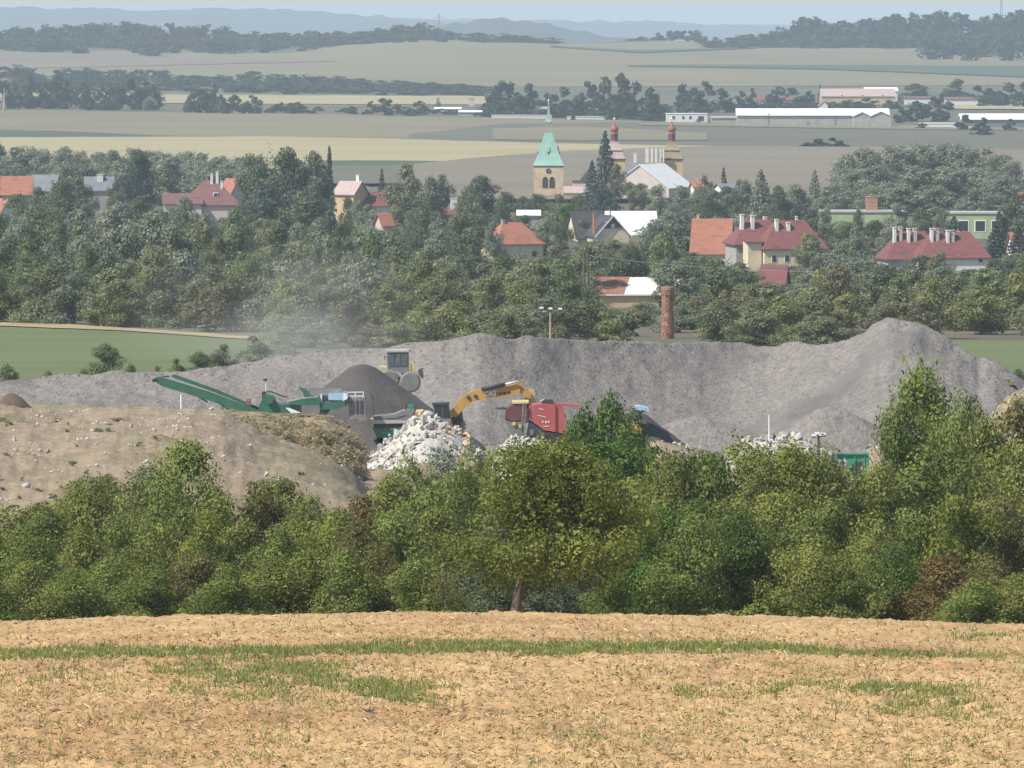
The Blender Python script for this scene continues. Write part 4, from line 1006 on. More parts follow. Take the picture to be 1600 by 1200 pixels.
# ------------------------------------------------------------------ buildings
M['w_cream'] = mat('cream_render', (.66, .56, .38), .9, .1, .6, 5)
M['w_white'] = mat('white_render', (.72, .70, .64), .9, .07, .5, 5)
M['w_grey'] = mat('grey_render', (.36, .35, .32), .9, .12, .5, 5, blotch=((.28, .27, .24), .4, .52, .15))
M['w_yellow'] = mat('yellow_render', (.58, .43, .24), .9, .12, .6, 5, blotch=((.48, .36, .22), .35, .52, .15))
M['w_pink'] = mat('pinkish_render', (.56, .48, .43), .9, .08, .5, 5)
M['w_brick'] = mat('old_brick', (.40, .215, .14), .92, .25, 3.5, 6, stretch=(1, 1, 3), blotch=((.24, .13, .09), .8, .5, .12))
M['w_green'] = mat('lime_render', (.36, .45, .24), .9, .08, .5, 4)
M['r_orange'] = mat('orange_tiles', (.36, .150, .095), .85, .16, 1.6, 5, stretch=(1, 1, 3), bump=.04, bscale=3.0, blotch=((.25, .12, .08), .55, .5, .16))
M['r_red'] = mat('red_tiles', (.20, .075, .068), .85, .18, 1.6, 5, stretch=(1, 1, 3), bump=.04, bscale=3.0, blotch=((.13, .062, .058), .55, .5, .16))
M['r_brown'] = mat('brown_tiles', (.20, .10, .085), .85, .2, 1.6, 5, stretch=(1, 1, 3), bump=.04, bscale=3.0, blotch=((.13, .08, .07), .55, .5, .16))
M['r_dark'] = mat('dark_slate', (.075, .068, .072), .85, .2, 1.2, 5)
M['r_white'] = mat('pale_sheet_metal', (.78, .77, .74), .8, .06, .4, 4, spec=.2)
M['r_grey'] = mat('grey_slate', (.19, .20, .21), .8, .15, 1.0, 5)
M['r_pink'] = mat('faded_tiles', (.44, .34, .31), .85, .1, 1.2, 5)
M['r_rust'] = mat('rusty_sheet', (.30, .145, .095), .85, .3, 1.2, 6, stretch=(2, 1, 1))
M['copper'] = mat('green_copper', (.27, .43, .35), .65, .14, .5, 6, stretch=(1, 1, .3), blotch=((.20, .37, .31), .35, .54, .14))
M['glass'] = mat('dark_window', (.035, .04, .045), .2, .2, 1, 2, spec=.6)
M['stone_w'] = mat('tower_stone', (.56, .44, .29), .92, .14, .7, 6, blotch=((.46, .35, .23), .3, .52, .16))
M['r_olive'] = mat('olive_tiles', (.30, .25, .15), .85, .18, 1.2, 5)
M['onion'] = mat('red_onion_roof', (.33, .10, .075), .6, .16, .8, 5)
M['white'] = mat('white_paint', (.78, .78, .75), .7, .05, 1, 3)
M['gold'] = mat('gilt', (.75, .72, .62), .4, .1, 1, 2)
M['concrete'] = mat('concrete', (.42, .40, .37), .9, .1, .4, 5)
M['dark_metal'] = mat('dark_metal', (.06, .06, .065), .6, .2, 2, 3)


def loc2w(root_loc, rot):
    cr, sr = math.cos(rot), math.sin(rot)
    return lambda p: np.stack([p[..., 0] * cr - p[..., 1] * sr, p[..., 0] * sr + p[..., 1] * cr, p[..., 2]], -1)


def house(name, label, cat, x, d, W, D, eave_y, ridge_y, yaw=0., roof='gable', wm='w_cream', rm='r_red', chim=(), wins=(), over=.4, base=None, group=None, hipf=.6, dormers=(), doors=()):
    """W along the local x axis, D along the local y axis; ridge along local x ('gable', 'hip') or local y ('gable_y').
    chim: (u, v, row of the top, width, depth, material); wins: (face, u, z, w, h) on faces f, b, l, r."""
    X = xpx(x, d)
    zb = float(zg(X, d)) - 1.0 if base is None else base
    root = thing(name, label, cat, (X, d, zb), R(yaw), group)
    ze = zpx(eave_y, d) - zb; zr = zpx(ridge_y, d) - zb
    w = MB()
    hw, hd = W / 2, D / 2
    pts = [(-hw, -hd), (hw, -hd), (hw, hd), (-hw, hd)]
    v = [(a, b, 0) for a, b in pts] + [(a, b, ze) for a, b in pts]
    f = [(0, 1, 5, 4), (1, 2, 6, 5), (2, 3, 7, 6), (3, 0, 4, 7)]
    if roof == 'gable':
        v += [(-hw, 0, zr - .06), (hw, 0, zr - .06)]; f += [(3, 7, 8, 4, 0)[1:4], (5, 6, 9)]
    elif roof == 'gable_y':
        v += [(0, -hd, zr - .06), (0, hd, zr - .06)]; f += [(4, 5, 8), (6, 7, 9)]
    w.add(v, f)
    w.build('wall', M[wm], root)
    ro = MB()
    o = over; t = .18
    dz = (zr - ze)
    if roof == 'gable':
        e = ze - dz * o / hd
        for s_ in (-1, 1):
            a = [(-hw - o, s_ * (hd + o), e), (hw + o, s_ * (hd + o), e), (hw + o, 0, zr), (-hw - o, 0, zr)]
            b = [(p, q, z + t) for p, q, z in a]
            ro.add(a + b, [(0, 1, 2, 3), (7, 6, 5, 4), (0, 4, 5, 1), (1, 5, 6, 2), (2, 6, 7, 3), (3, 7, 4, 0)])
    elif roof == 'gable_y':
        e = ze - dz * o / hw
        for s_ in (-1, 1):
            a = [(s_ * (hw + o), -hd - o, e), (s_ * (hw + o), hd + o, e), (0, hd + o, zr), (0, -hd - o, zr)]
            b = [(p, q, z + t) for p, q, z in a]
            ro.add(a + b, [(0, 1, 2, 3), (7, 6, 5, 4), (0, 4, 5, 1), (1, 5, 6, 2), (2, 6, 7, 3), (3, 7, 4, 0)])
    elif roof == 'hip':
        e = ze - .12
        L_ = max(0.02, hw - hd * hipf)
        a = [(-hw - o, -hd - o, e), (hw + o, -hd - o, e), (hw + o, hd + o, e), (-hw - o, hd + o, e), (-L_, 0, zr), (L_, 0, zr)]
        a += [(p * 1.001, q * 1.001, e - t) for p, q, z in a[:4]]
        ro.add(a, [(0, 1, 5, 4), (1, 2, 5), (2, 3, 4, 5), (3, 0, 4), (6, 7, 1, 0), (7, 8, 2, 1), (8, 9, 3, 2), (9, 6, 0, 3), (9, 8, 7, 6)])
    elif roof == 'flat':
        ro.box((0, 0, ze + .15), (W + .4, D + .4, .3))
    elif roof == 'shed':
        a = [(-hw - o, -hd - o, ze - .1), (hw + o, -hd - o, ze - .1), (hw + o, hd + o, zr), (-hw - o, hd + o, zr)]
        b = [(p, q, z + t) for p, q, z in a]
        ro.add(a + b, [(3, 2, 1, 0), (4, 5, 6, 7), (0, 1, 5, 4), (1, 2, 6, 5), (2, 3, 7, 6), (3, 0, 4, 7)])
    rf = ro.build('roof', M[rm], root)
    for u, v_, ty, cw, cd, cm in chim:
        zt = zpx(ty, d) - zb
        c = MB()
        zlo = ze + .15
        c.box((u, v_, (zlo + zt) / 2), (cw, cd, zt - zlo)); c.box((u, v_, zt + .06), (cw + .14, cd + .14, .12))
        c.build('chimney', M[cm], rf)
    for face, u, z, ww, hh in wins:
        m = MB(); g = MB()
        q = .06
        c, sz, sg = {'f': ((u, -hd - q / 2, z), (ww, q, hh), (ww * .8, q, hh * .82)), 'b': ((u, hd + q / 2, z), (ww, q, hh), (ww * .8, q, hh * .82)),
                     'l': ((-hw - q / 2, u, z), (q, ww, hh), (q, ww * .8, hh * .82)), 'r': ((hw + q / 2, u, z), (q, ww, hh), (q, ww * .8, hh * .82))}[face]
        m.box(c, sz)
        fo = {'f': (0, -.03, 0), 'b': (0, .03, 0), 'l': (-.03, 0, 0), 'r': (.03, 0, 0)}[face]
        g.box(tuple(a + b for a, b in zip(c, fo)), sg)
        wo_ = m.build('window', M['white'], root); g.build('pane', M['glass'], wo_)
    for u, v_, z, ww, dd_, hh in dormers:
        dm = MB(); dm.box((u, v_, z), (ww, dd_, hh)); k = dm.build('dormer', M['white'], rf)
        g = MB(); g.box((u, v_ - dd_ / 2 - .03, z), (ww * .7, .06, hh * .7)); g.build('pane', M['glass'], k)
    for face, u, ww, hh in doors:
        m = MB(); m.box((u, -hd - .04, 1 + hh / 2), (ww, .08, hh)); m.build('door', M['dark_metal'], root)
    return root


WH = 'w_white'
# --- red roofed villa with two rows of tall chimneys (and its twin to the right)
house('villa', 'red roofed villa with hipped roof and paired white chimneys beside the steep orange roof', 'house', 1183, 1075, 9.2, 9, 379, 343, 10, 'hip', 'w_grey', 'r_red',
      chim=[(-3.0, -1.5, 335, .55, 1.0, WH), (-1.2, -1.5, 337, .55, 1.0, WH), (1.4, .5, 340, .5, 1.0, WH)], wins=[('f', -2.4, 3.4, .9, 1.3), ('f', 0, 3.4, .9, 1.3)], hipf=.55)
house('villa_wing', 'cream walled wing of the red roofed villa under its lower hipped roof with white chimneys', 'house', 1234, 1068, 10.5, 8, 386, 344, 10, 'hip', 'w_cream', 'r_red',
      chim=[(-2.6, -1.2, 343, .5, 1.0, WH), (-.6, -1.2, 348, .55, 1.0, WH), (1.2, .6, 339, .35, .5, WH), (2.2, .4, 346, .5, .5, 'w_pink')], wins=[('f', -3.6, 3.2, .9, 1.3), ('f', -1.4, 3.2, .9, 1.3)], hipf=.7)
house('villa_bay', 'bright cream bay projecting between the two halves of the red roofed villa', 'house', 1175, 1066, 2.3, 4, 378, 372, 10, 'shed', 'w_cream', 'r_red')
house('second_villa', 'second red roofed villa with four pairs of white chimneys, nearest the right edge', 'house', 1424, 1045, 9.6, 9, 402, 361, 8, 'hip', 'w_grey', 'r_red',
      chim=[(-3.2, -1.5, 355, .45, .9, WH), (-2.2, -1.3, 355, .5, .9, 'w_pink'), (-.9, -1.6, 357, .45, .9, WH), (.2, -1.4, 357, .55, .9, 'w_pink')], hipf=.6)
house('second_villa_wing', 'white walled end of the second red villa with flared red roof', 'house', 1484, 1040, 11.0, 8.4, 400, 362, 8, 'hip', 'w_white', 'r_red',
      chim=[(-3.4, -1.4, 357, .45, .9, WH), (-2.5, -1.2, 357, .6, .9, 'w_pink'), (-.8, -1.6, 360, .45, .9, WH), (0, -1.4, 360, .6, .9, 'w_pink'), (1.4, .5, 362, .4, .4, 'w_pink')], wins=[('f', 4.1, 3.6, .8, .9)], hipf=.55)
house('steep_house', 'house with a steep plain orange tiled roof beside the red villa', 'house', 1113, 1105, 6.4, 8, 392, 343, -8, 'gable', 'w_cream', 'r_orange', chim=[(-2.6, .6, 337, .4, .5, 'w_pink')])
house('small_roof_house', 'low shed with a dull pink tiled roof among trees below the red villa', 'shed', 1210, 962, 3.4, 4, 440, 415, -12, 'gable', 'w_pink', 'r_red')
# --- house with dark gable and white barge boards
h = house('gabled_house', 'yellowish house with a dark timber gable and thin white barge boards', 'house', 948, 1228, 6.4, 9, 366, 337, 14, 'gable_y', 'w_cream', 'r_dark', chim=[(-3.1, -2.4, 333, .5, .7, 'w_brick'), (.4, -1.0, 328, .25, .25, 'w_grey')], wins=[('f', -.9, 4.4, .9, 1.2), ('f', 1.0, 4.4, .9, 1.2)])
_ze = zpx(366, 1228) - h.location.z; _zr = zpx(337, 1228) - h.location.z
m = MB(); m.prism([(-2.1, -4.62, _ze + 1.3), (2.1, -4.62, _ze + 1.3), (0, -4.62, _zr - .1)], .1); m.build('gable_panel', M['r_dark'], h)
for s_ in (-1, 1):
    m = MB(); m.bar((s_ * 3.7, -5.0, _ze - .45), (0, -5.0, _zr + .12), .08, .22); m.build('barge_board', M['white'], h)
m = MB(); m.box((0, -4.66, _ze + 1.75), (.7, .1, .8)); m.build('attic_window', M['w_pink'], h)
house('side_house', 'dark slate roofed wing left of the white barge boards', 'house', 916, 1234, 6.0, 7, 369, 331, 18, 'gable', 'w_cream', 'r_dark')
house('metal_roof_barn', 'barn with a bright white sheet metal roof behind the dark gable', 'barn', 985, 1265, 9.5, 10, 364, 331, 4, 'gable', 'w_grey', 'r_white')
house('white_eave_shed', 'low white topped shed roof left of the white barge boards', 'shed', 826, 1292, 4.2, 5, 336, 330, 0, 'shed', 'w_grey', 'r_white')
# --- orange houses
house('hipped_house', 'low cream house with an orange hipped roof below the green church spire', 'house', 800, 1128, 8.4, 8, 379, 347, 24, 'hip', 'w_cream', 'r_orange', chim=[(-1.8, -.2, 344, .5, .4, 'w_pink')], wins=[('f', 2.5, 2.2, 1.1, 1.2), ('r', 0, 2.2, 1.0, 1.2)])
house('far_left_house', 'house with a plain orange tiled roof at the left edge', 'house', 28, 1400, 6.4, 7, 302, 276, 3, 'gable', 'w_grey', 'r_orange', wins=[('f', 0, 2.2, 1, 1.2)])
house('edge_house', 'pale gabled house with orange roof cut off by the left edge', 'house', 3, 1398, 4.2, 6, 328, 311, 40, 'gable_y', 'w_white', 'r_orange')
house('slate_house', 'house with a blue grey slate roof and two small bright skylights', 'house', 72, 1425, 5.4, 6, 296, 274, -6, 'gable', 'w_grey', 'r_grey', dormers=[(-.4, -2.2, 3.3 + 1.3, .5, .4, .5), (.8, -2.2, 3.3 + 1.3, .5, .4, .5)])
house('grey_roof_house', 'house with grey roof carrying one square white chimney', 'house', 156, 1425, 6.0, 6, 296, 277, 5, 'gable', 'w_grey', 'r_grey', chim=[(.2, -.8, 273, 1.35, 1.0, WH)])
mv = house('mansion', 'red mansion with a tall broken hip roof, white dormer and white chimneys', 'house', 330, 1300, 11.5, 10, 318, 282, 4, 'hip', 'w_pink', 'r_brown', chim=[(.2, -.6, 271, .5, .5, WH), (1.3, -.4, 268, .55, .5, WH), (2.2, -1.6, 283, .5, .5, WH)], dormers=[(.9, -3.1, 0, 1.0, .8, 1.0)], hipf=.9)
for o in mv.children_recursive:
    if o.name.startswith(('dormer', 'pane')) and o.type == 'MESH' and not o.parent.name.startswith('window'):
        if o.name.startswith('dormer'): o.location.z = zpx(304, 1300) - mv.location.z
house('mansion_wing', 'low flat topped pinkish wing of the red mansion', 'house', 286, 1296, 7.5, 7, 318, 304, 4, 'shed', 'w_pink', 'r_brown')
house('orange_gable', 'small orange gable behind the red mansion', 'house', 364, 1312, 3.2, 5, 300, 280, 30, 'gable_y', 'w_pink', 'r_orange')
house('pink_gabled_house', 'house with a faded pinkish roof slope and bright yellow wall', 'house', 549, 1335, 4.6, 6, 302, 284, -28, 'gable', 'w_yellow', 'r_pink', chim=[(1.6, .2, 274, .7, .6, WH)], wins=[('f', -.6, 3, .8, 1.1)])
house('long_red_house', 'long house under a red tiled roof hung with small pale dormers', 'house', 600, 1338, 9.5, 7, 320, 301, 8, 'gable', 'w_white', 'r_red', chim=[(-3.4, .5, 292, .5, .5, 'w_pink'), (1.4, .6, 290, .7, .5, 'w_yellow'), (2.4, .6, 295, .5, .5, 'w_pink')], dormers=[(-2.8, -2.4, 5.0, .9, .7, .9), (.4, -2.4, 5.0, .9, .7, .9)])
house('orange_shed', 'small patch of orange shed roof between trees', 'shed', 600, 1205, 2.2, 3, 350, 334, 30, 'gable', 'w_pink', 'r_orange')
house('hidden_house', 'brown roof hidden in trees with one tall white chimney', 'house', 708, 1305, 4.4, 5, 334, 325, 6, 'gable', 'w_pink', 'r_brown', chim=[(.1, -.5, 310, 1.25, .8, WH)])
house('right_edge_house', 'orange roofed house at the right edge behind blue conifers', 'house', 1597, 1105, 4.2, 6, 388, 364, 10, 'gable', 'w_white', 'r_orange')
house('upper_edge_house', 'small orange gable at the right edge above the grove', 'house', 1600, 1420, 2.6, 5, 314, 302, 30, 'gable_y', 'w_white', 'r_orange')
house('chimney_house', 'little white house with a brick chimney right of the church', 'house', 1133, 1405, 3.6, 4, 293, 287, 20, 'gable', 'w_white', 'r_grey', chim=[(-.8, 0, 278, .75, .6, 'w_brick')])
house('white_cottage', 'white cottage end under the right foot of the white gable', 'house', 1090, 1440, 2.6, 4, 292, 284, 10, 'gable', 'w_white', 'r_orange', chim=[(.2, 0, 280, .5, .5, 'w_pink')])
# --- the green school
house('school_wing', 'lime green school wing with wide white framed windows', 'school', 1519, 1250, 10.5, 9, 333, 331, 0, 'flat', 'w_green', 'concrete', wins=[('f', -2.2, zpx(352, 1250) - float(zg(xpx(1519, 1250), 1250)) + 1, 2.3, 2.4), ('f', 1.1, zpx(352, 1250) - float(zg(xpx(1519, 1250), 1250)) + 1, 2.3, 2.4), ('f', 4.0, zpx(352, 1250) - float(zg(xpx(1519, 1250), 1250)) + 1, 1.6, 2.4)])
house('school', 'lime green school front mostly hidden by trees', 'school', 1345, 1255, 16, 9, 331, 329, 0, 'flat', 'w_green', 'concrete', chim=[(2.0, 0, 308, 2.2, 2.0, 'w_brick')])
# --- long shed with half rusty roof
sh = house('long_shed', 'long yellowish shed whose metal roof is half rusty and half pale', 'shed', 1000, 850, 11.2, 5.5, 459, 437, 3, 'shed', 'w_yellow', 'r_white', doors=[('f', 2.6, .5, 2.6)])
m = MB()
_e = zpx(459, 850) - sh.location.z; _t = zpx(437, 850) - sh.location.z
a = [(-5.99, -3.14, _e + .10), (-2.4, -3.14, _e + .10), (-1.2, 3.14, _t + .205), (-5.99, 3.14, _t + .205)]
m.add(a + [(p, q, z + .07) for p, q, z in a], [(3, 2, 1, 0), (4, 5, 6, 7), (0, 1, 5, 4), (1, 2, 6, 5), (2, 3, 7, 6), (3, 0, 4, 7)])
m.build('rusty_sheeting', M['r_rust'], sh)
for k in range(9):
    m = MB(); u = -1.9 + k * .9
    m.bar((u, -3.14, _e + .12), (u + .9 * 0, 3.14, _t + .22), .07, .07); m.build('roof_rib', M['r_white'], sh)

# --- free standing brick chimney
bc = MB()
zc0 = float(zg(xpx(1043, 640), 640)) - .4
Xc = xpx(1043, 640)
hch = zpx(448, 640) - zc0
ck = thing('brick_chimney', 'round stub of a brick factory chimney with a thicker collar, behind the grey bank', 'chimney', (Xc, 640, zc0))
bc.lathe((0, 0, 0), [(.66, 0), (.60, hch * .35), (.56, hch - .95)], 16); bc.build('shaft', M['w_brick'], ck)
bc = MB(); bc.lathe((0, 0, 0), [(.57, hch - .95), (.68, hch - .80), (.70, hch - .25), (.66, hch)], 16); bc.build('collar', M['w_brick'], ck)
r = np.random.default_rng(4)
_brick = None
nb = 0
for row in range(0, 34):
    z = .35 + row * (hch - .5) / 34
    for k in range(26):
        if nb >= 290: break
        a = math.pi + math.pi * (k + .5 * (row % 2)) / 26
        if r.uniform() > .36: continue
        rad = .66 - .10 * z / hch
        if z > hch - .95: rad = .70
        if _brick is None:
            bb = MB(); bb.box((0, 0, 0), (.13, .05, .085)); _brick = bb.mesh('brick'); _brick.materials.append(M['w_brick'])
        o = bpy.data.objects.new('brick', _brick); C.objects.link(o); o.parent = ck
        o.location = ((rad + .005) * math.cos(a), (rad + .005) * math.sin(a), z); o.rotation_euler = (0, 0, a + math.pi / 2)
        nb += 1

# --- church with the green spire
d = 1540
ct = thing('church_tower', 'yellow church tower with a tall green copper spire and clock', 'church tower', (xpx(857, d), d, float(zg(xpx(857, d), d)) - 1))
z0 = ct.location.z
Z = lambda y: zpx(y, d) - z0
S = d / FPX
rot = R(0)
m = MB(); m.box((0, 0, Z(259) / 2), (46 * S, 46 * S, Z(259))); m.build('tower', M['stone_w'], ct)
m = MB(); m.box((0, 0, Z(258.6)), (48 * S, 48 * S, .35)); m.build('cornice', M['r_dark'], ct)
sp = MB()
q = math.pi / 4; k2 = math.sqrt(2)
sp.lathe((0, 0, 0), [(24.5 * S * k2, Z(258.4)), (20 * S * k2, Z(250)), (16.5 * S * k2, Z(240)), (10.5 * S * k2, Z(222)), (5.5 * S * k2, Z(206))], 4, rot=q); spire = sp.build('spire', M['copper'], ct)
m = MB(); m.box((0, 0, (Z(206) + Z(203)) / 2), (12 * S, 12 * S, Z(203) - Z(206))); m.build('lantern_base', M['w_grey'], ct)
for a, b in ((-1, -1), (1, -1), (1, 1), (-1, 1)):
    m = MB(); m.box((a * 3.6 * S, b * 3.6 * S, (Z(203) + Z(190)) / 2), (2 * S, 2 * S, Z(190) - Z(203))); m.build('lantern_post', M['w_grey'], ct)
m = MB(); m.lathe((0, 0, 0), [(6.0 * S * k2, Z(190.5)), (3.6 * S * k2, Z(186)), (2.2 * S * k2, Z(178)), (.5 * S, Z(161))], 4, rot=q); m.build('spirelet', M['copper'], ct)
m = MB(); m.tube([(0, 0, Z(162)), (0, 0, Z(154))], .12, 6); m.lathe((0, 0, Z(157)), [(.05, -.3), (.3, 0), (.05, .3)], 8); m.build('finial', M['gold'], ct)
m = MB()
m.lathe((0, 0, 0), [(.01, -.2), (4.2 * S, -.2), (4.2 * S, 0), (.01, 0)], 18)
cl = m.build('clock', M['glass'], ct); cl.rotation_euler = (math.pi / 2, 0, 0); cl.location = (0, -23 * S - .02, Z(267))
for a, l in ((.6, .55), (2.4, .4)):
    m = MB(); m.bar((0, -.02, 0), (l * math.sin(a), -.02, l * math.cos(a)), .1, .05); h_ = m.build('clock_hand', M['gold'], ct); h_.location = (0, -23 * S - .26, Z(267))
for sx in (-1, 1):
    m = MB()
    u = sx * 5.3 * S; hw = 4.2 * S
    poly = [(u - hw, -23 * S - .06, Z(293)), (u + hw, -23 * S - .06, Z(293))] + [(u + hw * math.cos(t), -23 * S - .06, Z(281) + hw * 1.3 * math.sin(t)) for t in np.linspace(0, math.pi, 9)]
    m.prism(poly, .2); m.build('belfry_window', M['glass'], ct)
    for k in range(4):
        l = MB(); l.box((u, -23 * S - .09, Z(292 - 3.4 * k)), (hw * 1.9, .08, .12)); l.build('louvre', M['r_brown'], ct)
for sx, sy in ((-1, 0), (1, 0), (0, -1)):
    m = MB(); c = (sx * 14.5 * S, sy * 14.5 * S - 0, Z(240))
    m.box(c, (4 * S, 4 * S, 1.5)); m.lathe((c[0], c[1], c[2] + .75), [(2.9 * S * k2 * .8, 0), (.05, 1.3)], 4, rot=q)
    dm = m.build('dormer', M['copper'], spire)
    g = MB(); g.box((c[0] + sx * 2.02 * S, c[1] + (sy * 2.02 * S if sy else -2.02 * S), c[2]), (2.2 * S, .1, .9)); g.build('dormer_opening', M['glass'], dm)
# nave roof beside the tower
house('church_nave', 'dull pink nave roof between the spire and the tall conifer', 'church', 893, 1560, 9, 8, 305, 292, 0, 'gable', 'w_pink', 'r_pink')
house('chapel', 'small pale turret building left of the tall conifer', 'chapel', 905, 1570, 3.2, 5, 284, 279, 0, 'flat', 'w_pink', 'r_dark')
house('turret_house', 'white gabled turret behind the tall conifer', 'house', 922, 1575, 4.2, 5, 279, 262, 0, 'gable_y', 'w_cream', 'r_dark')

# --- twin towered church
d = 1560; S = d / FPX
def onion_tower(x, label, roofm, lower):
    t = thing('onion_tower', label, 'church tower', (xpx(x, d), d, float(zg(xpx(x, d), d)) - 1), group='towers of the twin towered church')
    z0 = t.location.z; Z = lambda y: zpx(y, d) - z0
    m = MB(); m.box((0, 0, Z(249) / 2), (33 * S, 33 * S, Z(249))); m.build('tower', M['w_yellow'], t)
    m = MB(); m.box((0, 0, Z(248.6)), (36 * S, 36 * S, .3)); m.build('cornice', M['r_dark'], t)
    k2 = math.sqrt(2); q = math.pi / 4
    m = MB(); m.lathe((0, 0, 0), [(17.5 * S * k2, Z(248.2)), (15 * S * k2, Z(243)), (12.5 * S * k2, Z(236))], 4, rot=q); m.build('lower_roof', M[roofm], t)
    m = MB(); m.box((0, 0, Z(235.4)), (26.5 * S, 26.5 * S, .22)); m.build('roof_edge', M['r_dark'], t)
    m = MB(); m.lathe((0, 0, 0), [(12.6 * S * k2, Z(235)), (9.0 * S * k2, Z(229)), (6.6 * S * k2, Z(224)), (6.2 * S * k2, Z(221))], 4, rot=q); m.build('upper_roof', M[roofm], t)
    m = MB(); m.lathe((0, 0, 0), [(5.6 * S, Z(221)), (5.6 * S, Z(208))], 8); ln = m.build('lantern', M['onion'], t)
    for a in range(8):
        g = MB(); an = a * math.pi / 4 + math.pi / 8
        g.box((0, 0, 0), (.12, 2.2 * S, 8 * S)); o = g.build('lantern_opening', M['glass'], ln); o.location = (5.25 * S * math.cos(an), 5.25 * S * math.sin(an), Z(214.5)); o.rotation_euler = (0, 0, an)
    m = MB(); m.lathe((0, 0, 0), [(6.6 * S, Z(208.3)), (6.6 * S, Z(207))], 12); m.build('lantern_cornice', M['r_pink'], t)
    m = MB(); m.lathe((0, 0, 0), [(4.6 * S, Z(207)), (6.2 * S, Z(204)), (6.6 * S, Z(201.5)), (5.2 * S, Z(198.5)), (2.4 * S, Z(196)), (1.3 * S, Z(193)), (.5 * S, Z(189))], 12); m.build('onion_dome', M['onion'], t, True)
    m = MB(); m.tube([(0, 0, Z(190)), (0, 0, Z(183))], .09, 6); m.lathe((0, 0, Z(186)), [(.05, -.35), (.36, 0), (.05, .35)], 8); m.build('finial', M['gold'], t)
    return t
onion_tower(959.5, 'church tower with a red onion lantern and pinkish bell roof, half behind the conifer', 'r_pink', 0)
onion_tower(1049, 'church tower with a red onion lantern and olive roof, right of the white chimneys', 'r_olive', 0)
house('church_hall', 'big pale gable with a bright white right roof slope below the twin towers', 'church', 1018, 1520, 15.0, 15, 292, 257, -24, 'gable_y', 'w_pink', 'r_white', over=.3)
g = thing('chimney_row', 'row of tall white chimneys on a dark ridge beside the olive church tower', 'chimneys', (xpx(1022, 1556), 1556, zpx(254, 1556)))
for k, (x, w_) in enumerate([(1010.5, 5), (1018, 3.5), (1024.5, 3.5), (1031.5, 2.5), (1036, 2.5)]):
    m = MB(); hh = zpx(232, 1556) - zpx(254, 1556)
    m.box((xpx(x, 1556) - g.location.x, 0, hh / 2), (w_ * S, .9, hh)); m.build('chimney', M['w_white'], g)
house('dark_hip_house', 'dark grey hipped roof with a white vent left of the white gable', 'house', 990, 1550, 6.0, 6, 276, 247, 0, 'hip', 'w_yellow', 'r_grey', chim=[(.3, -.4, 240, .7, .7, WH)], hipf=1.0)

# ------------------------------------------------------------------ far industrial estate
def far(name, label, cat, x, ybase, W, D, eave_y, ridge_y, yaw=0, roof='gable', wm='w_grey', rm='r_white', **k):
    p = G(float(x), float(ybase), 1500, 4300)
    return house(name, label, cat, x, float(p[1]), W, D, eave_y, ridge_y, yaw, roof, wm, rm, **k)

wz = [('f', -24, 3.2, 1.0, 5.5), ('f', -6, 3.0, .7, 5), ('f', 6, 3.0, .7, 5), ('f', 13.5, 3.0, 3.0, 6)]
far('warehouse', 'long pale warehouse with a bright white roof on the far plain', 'warehouse', 1268, 198, 60, 16, 179.5, 170, -1, 'gable', 'w_grey', 'r_white', over=.6)
for o in [q for q in bpy.data.objects if q.name == 'warehouse']:
    for u, ww, hh in ((-17.5, .6, 5.5), (9, .5, 5.0), (18.5, 2.6, 5.6), (-2, .9, 2.2)):
        m = MB(); m.box((u, -8.06, 1 + hh / 2), (ww, .12, hh)); m.build('door', M['r_grey'], o)
far('warehouse_annex', 'pale gabled end block at the right end of the long warehouse', 'warehouse', 1374, 200, 8, 12, 181, 174, 0, 'gable_y', 'w_grey', 'r_white')
far('warehouse_bay', 'gabled grey bay standing forward of the long warehouse', 'warehouse', 1345, 200, 6.5, 9, 181, 175, 0, 'gable_y', 'w_grey', 'r_white')
far('low_annex', 'low grey shed left of the long warehouse', 'shed', 1132, 194, 11, 7, 184, 182, 0, 'shed', 'w_grey', 'w_grey')
far('barn', 'long yellow barn with faded purple tiled roof beyond the warehouse', 'barn', 1338, 166, 36, 12, 150, 139, 2, 'gable', 'w_yellow', 'r_pink', wins=[('f', 12, 6, 1.4, 1.2), ('f', 2, 6, 1.4, 1.2), ('f', -8, 6, 1.4, 1.2)])
far('barn_annex', 'white topped block behind the yellow barn', 'barn', 1375, 163, 16, 8, 142, 137, 0, 'shed', 'w_cream', 'r_white')
far('white_gable_house', 'small white gabled house in front of the yellow barn', 'house', 1285, 170, 4, 5, 164, 158, 0, 'gable_y', 'w_white', 'r_pink')
far('far_house', 'white gabled house with orange trim left of the yellow barn', 'house', 1153, 168, 7, 7, 160, 154, 0, 'gable_y', 'w_white', 'r_pink')
far('far_long_house', 'long house with dull red roof left of the yellow barn', 'house', 1205, 164, 20, 9, 156, 149, 3, 'gable', 'w_grey', 'r_brown')
far('far_red_house', 'red roofed house between the far white gable and the long dull roof', 'house', 1172, 166, 10, 8, 157, 153, 0, 'gable', 'w_white', 'r_brown')
far('far_pale_house', 'pale house beside trees right of the onion towers', 'house', 1113, 168, 6, 6, 160, 155, 0, 'gable_y', 'w_grey', 'r_pink')
far('white_flat_building', 'low white flat roofed building with dark windows right of the onion towers', 'building', 1072, 191, 17, 8, 178, 176, 0, 'flat', 'w_white', 'r_white', wins=[('f', -5.5, 3, 1.5, 1.6), ('f', -1.5, 3, 1.3, 1.6), ('f', 1.5, 3, 1.3, 1.6), ('f', 6, 2.6, 3, 2.6)])
far('grey_shed', 'long low grey shed behind the green spire', 'shed', 872, 181, 28, 8, 170, 167, 0, 'shed', 'w_grey', 'w_grey')
far('white_wall', 'low white boundary wall left of the green spire', 'wall', 815, 185, 26, .6, 180.5, 180.5, 0, 'flat', 'w_white', 'w_white')
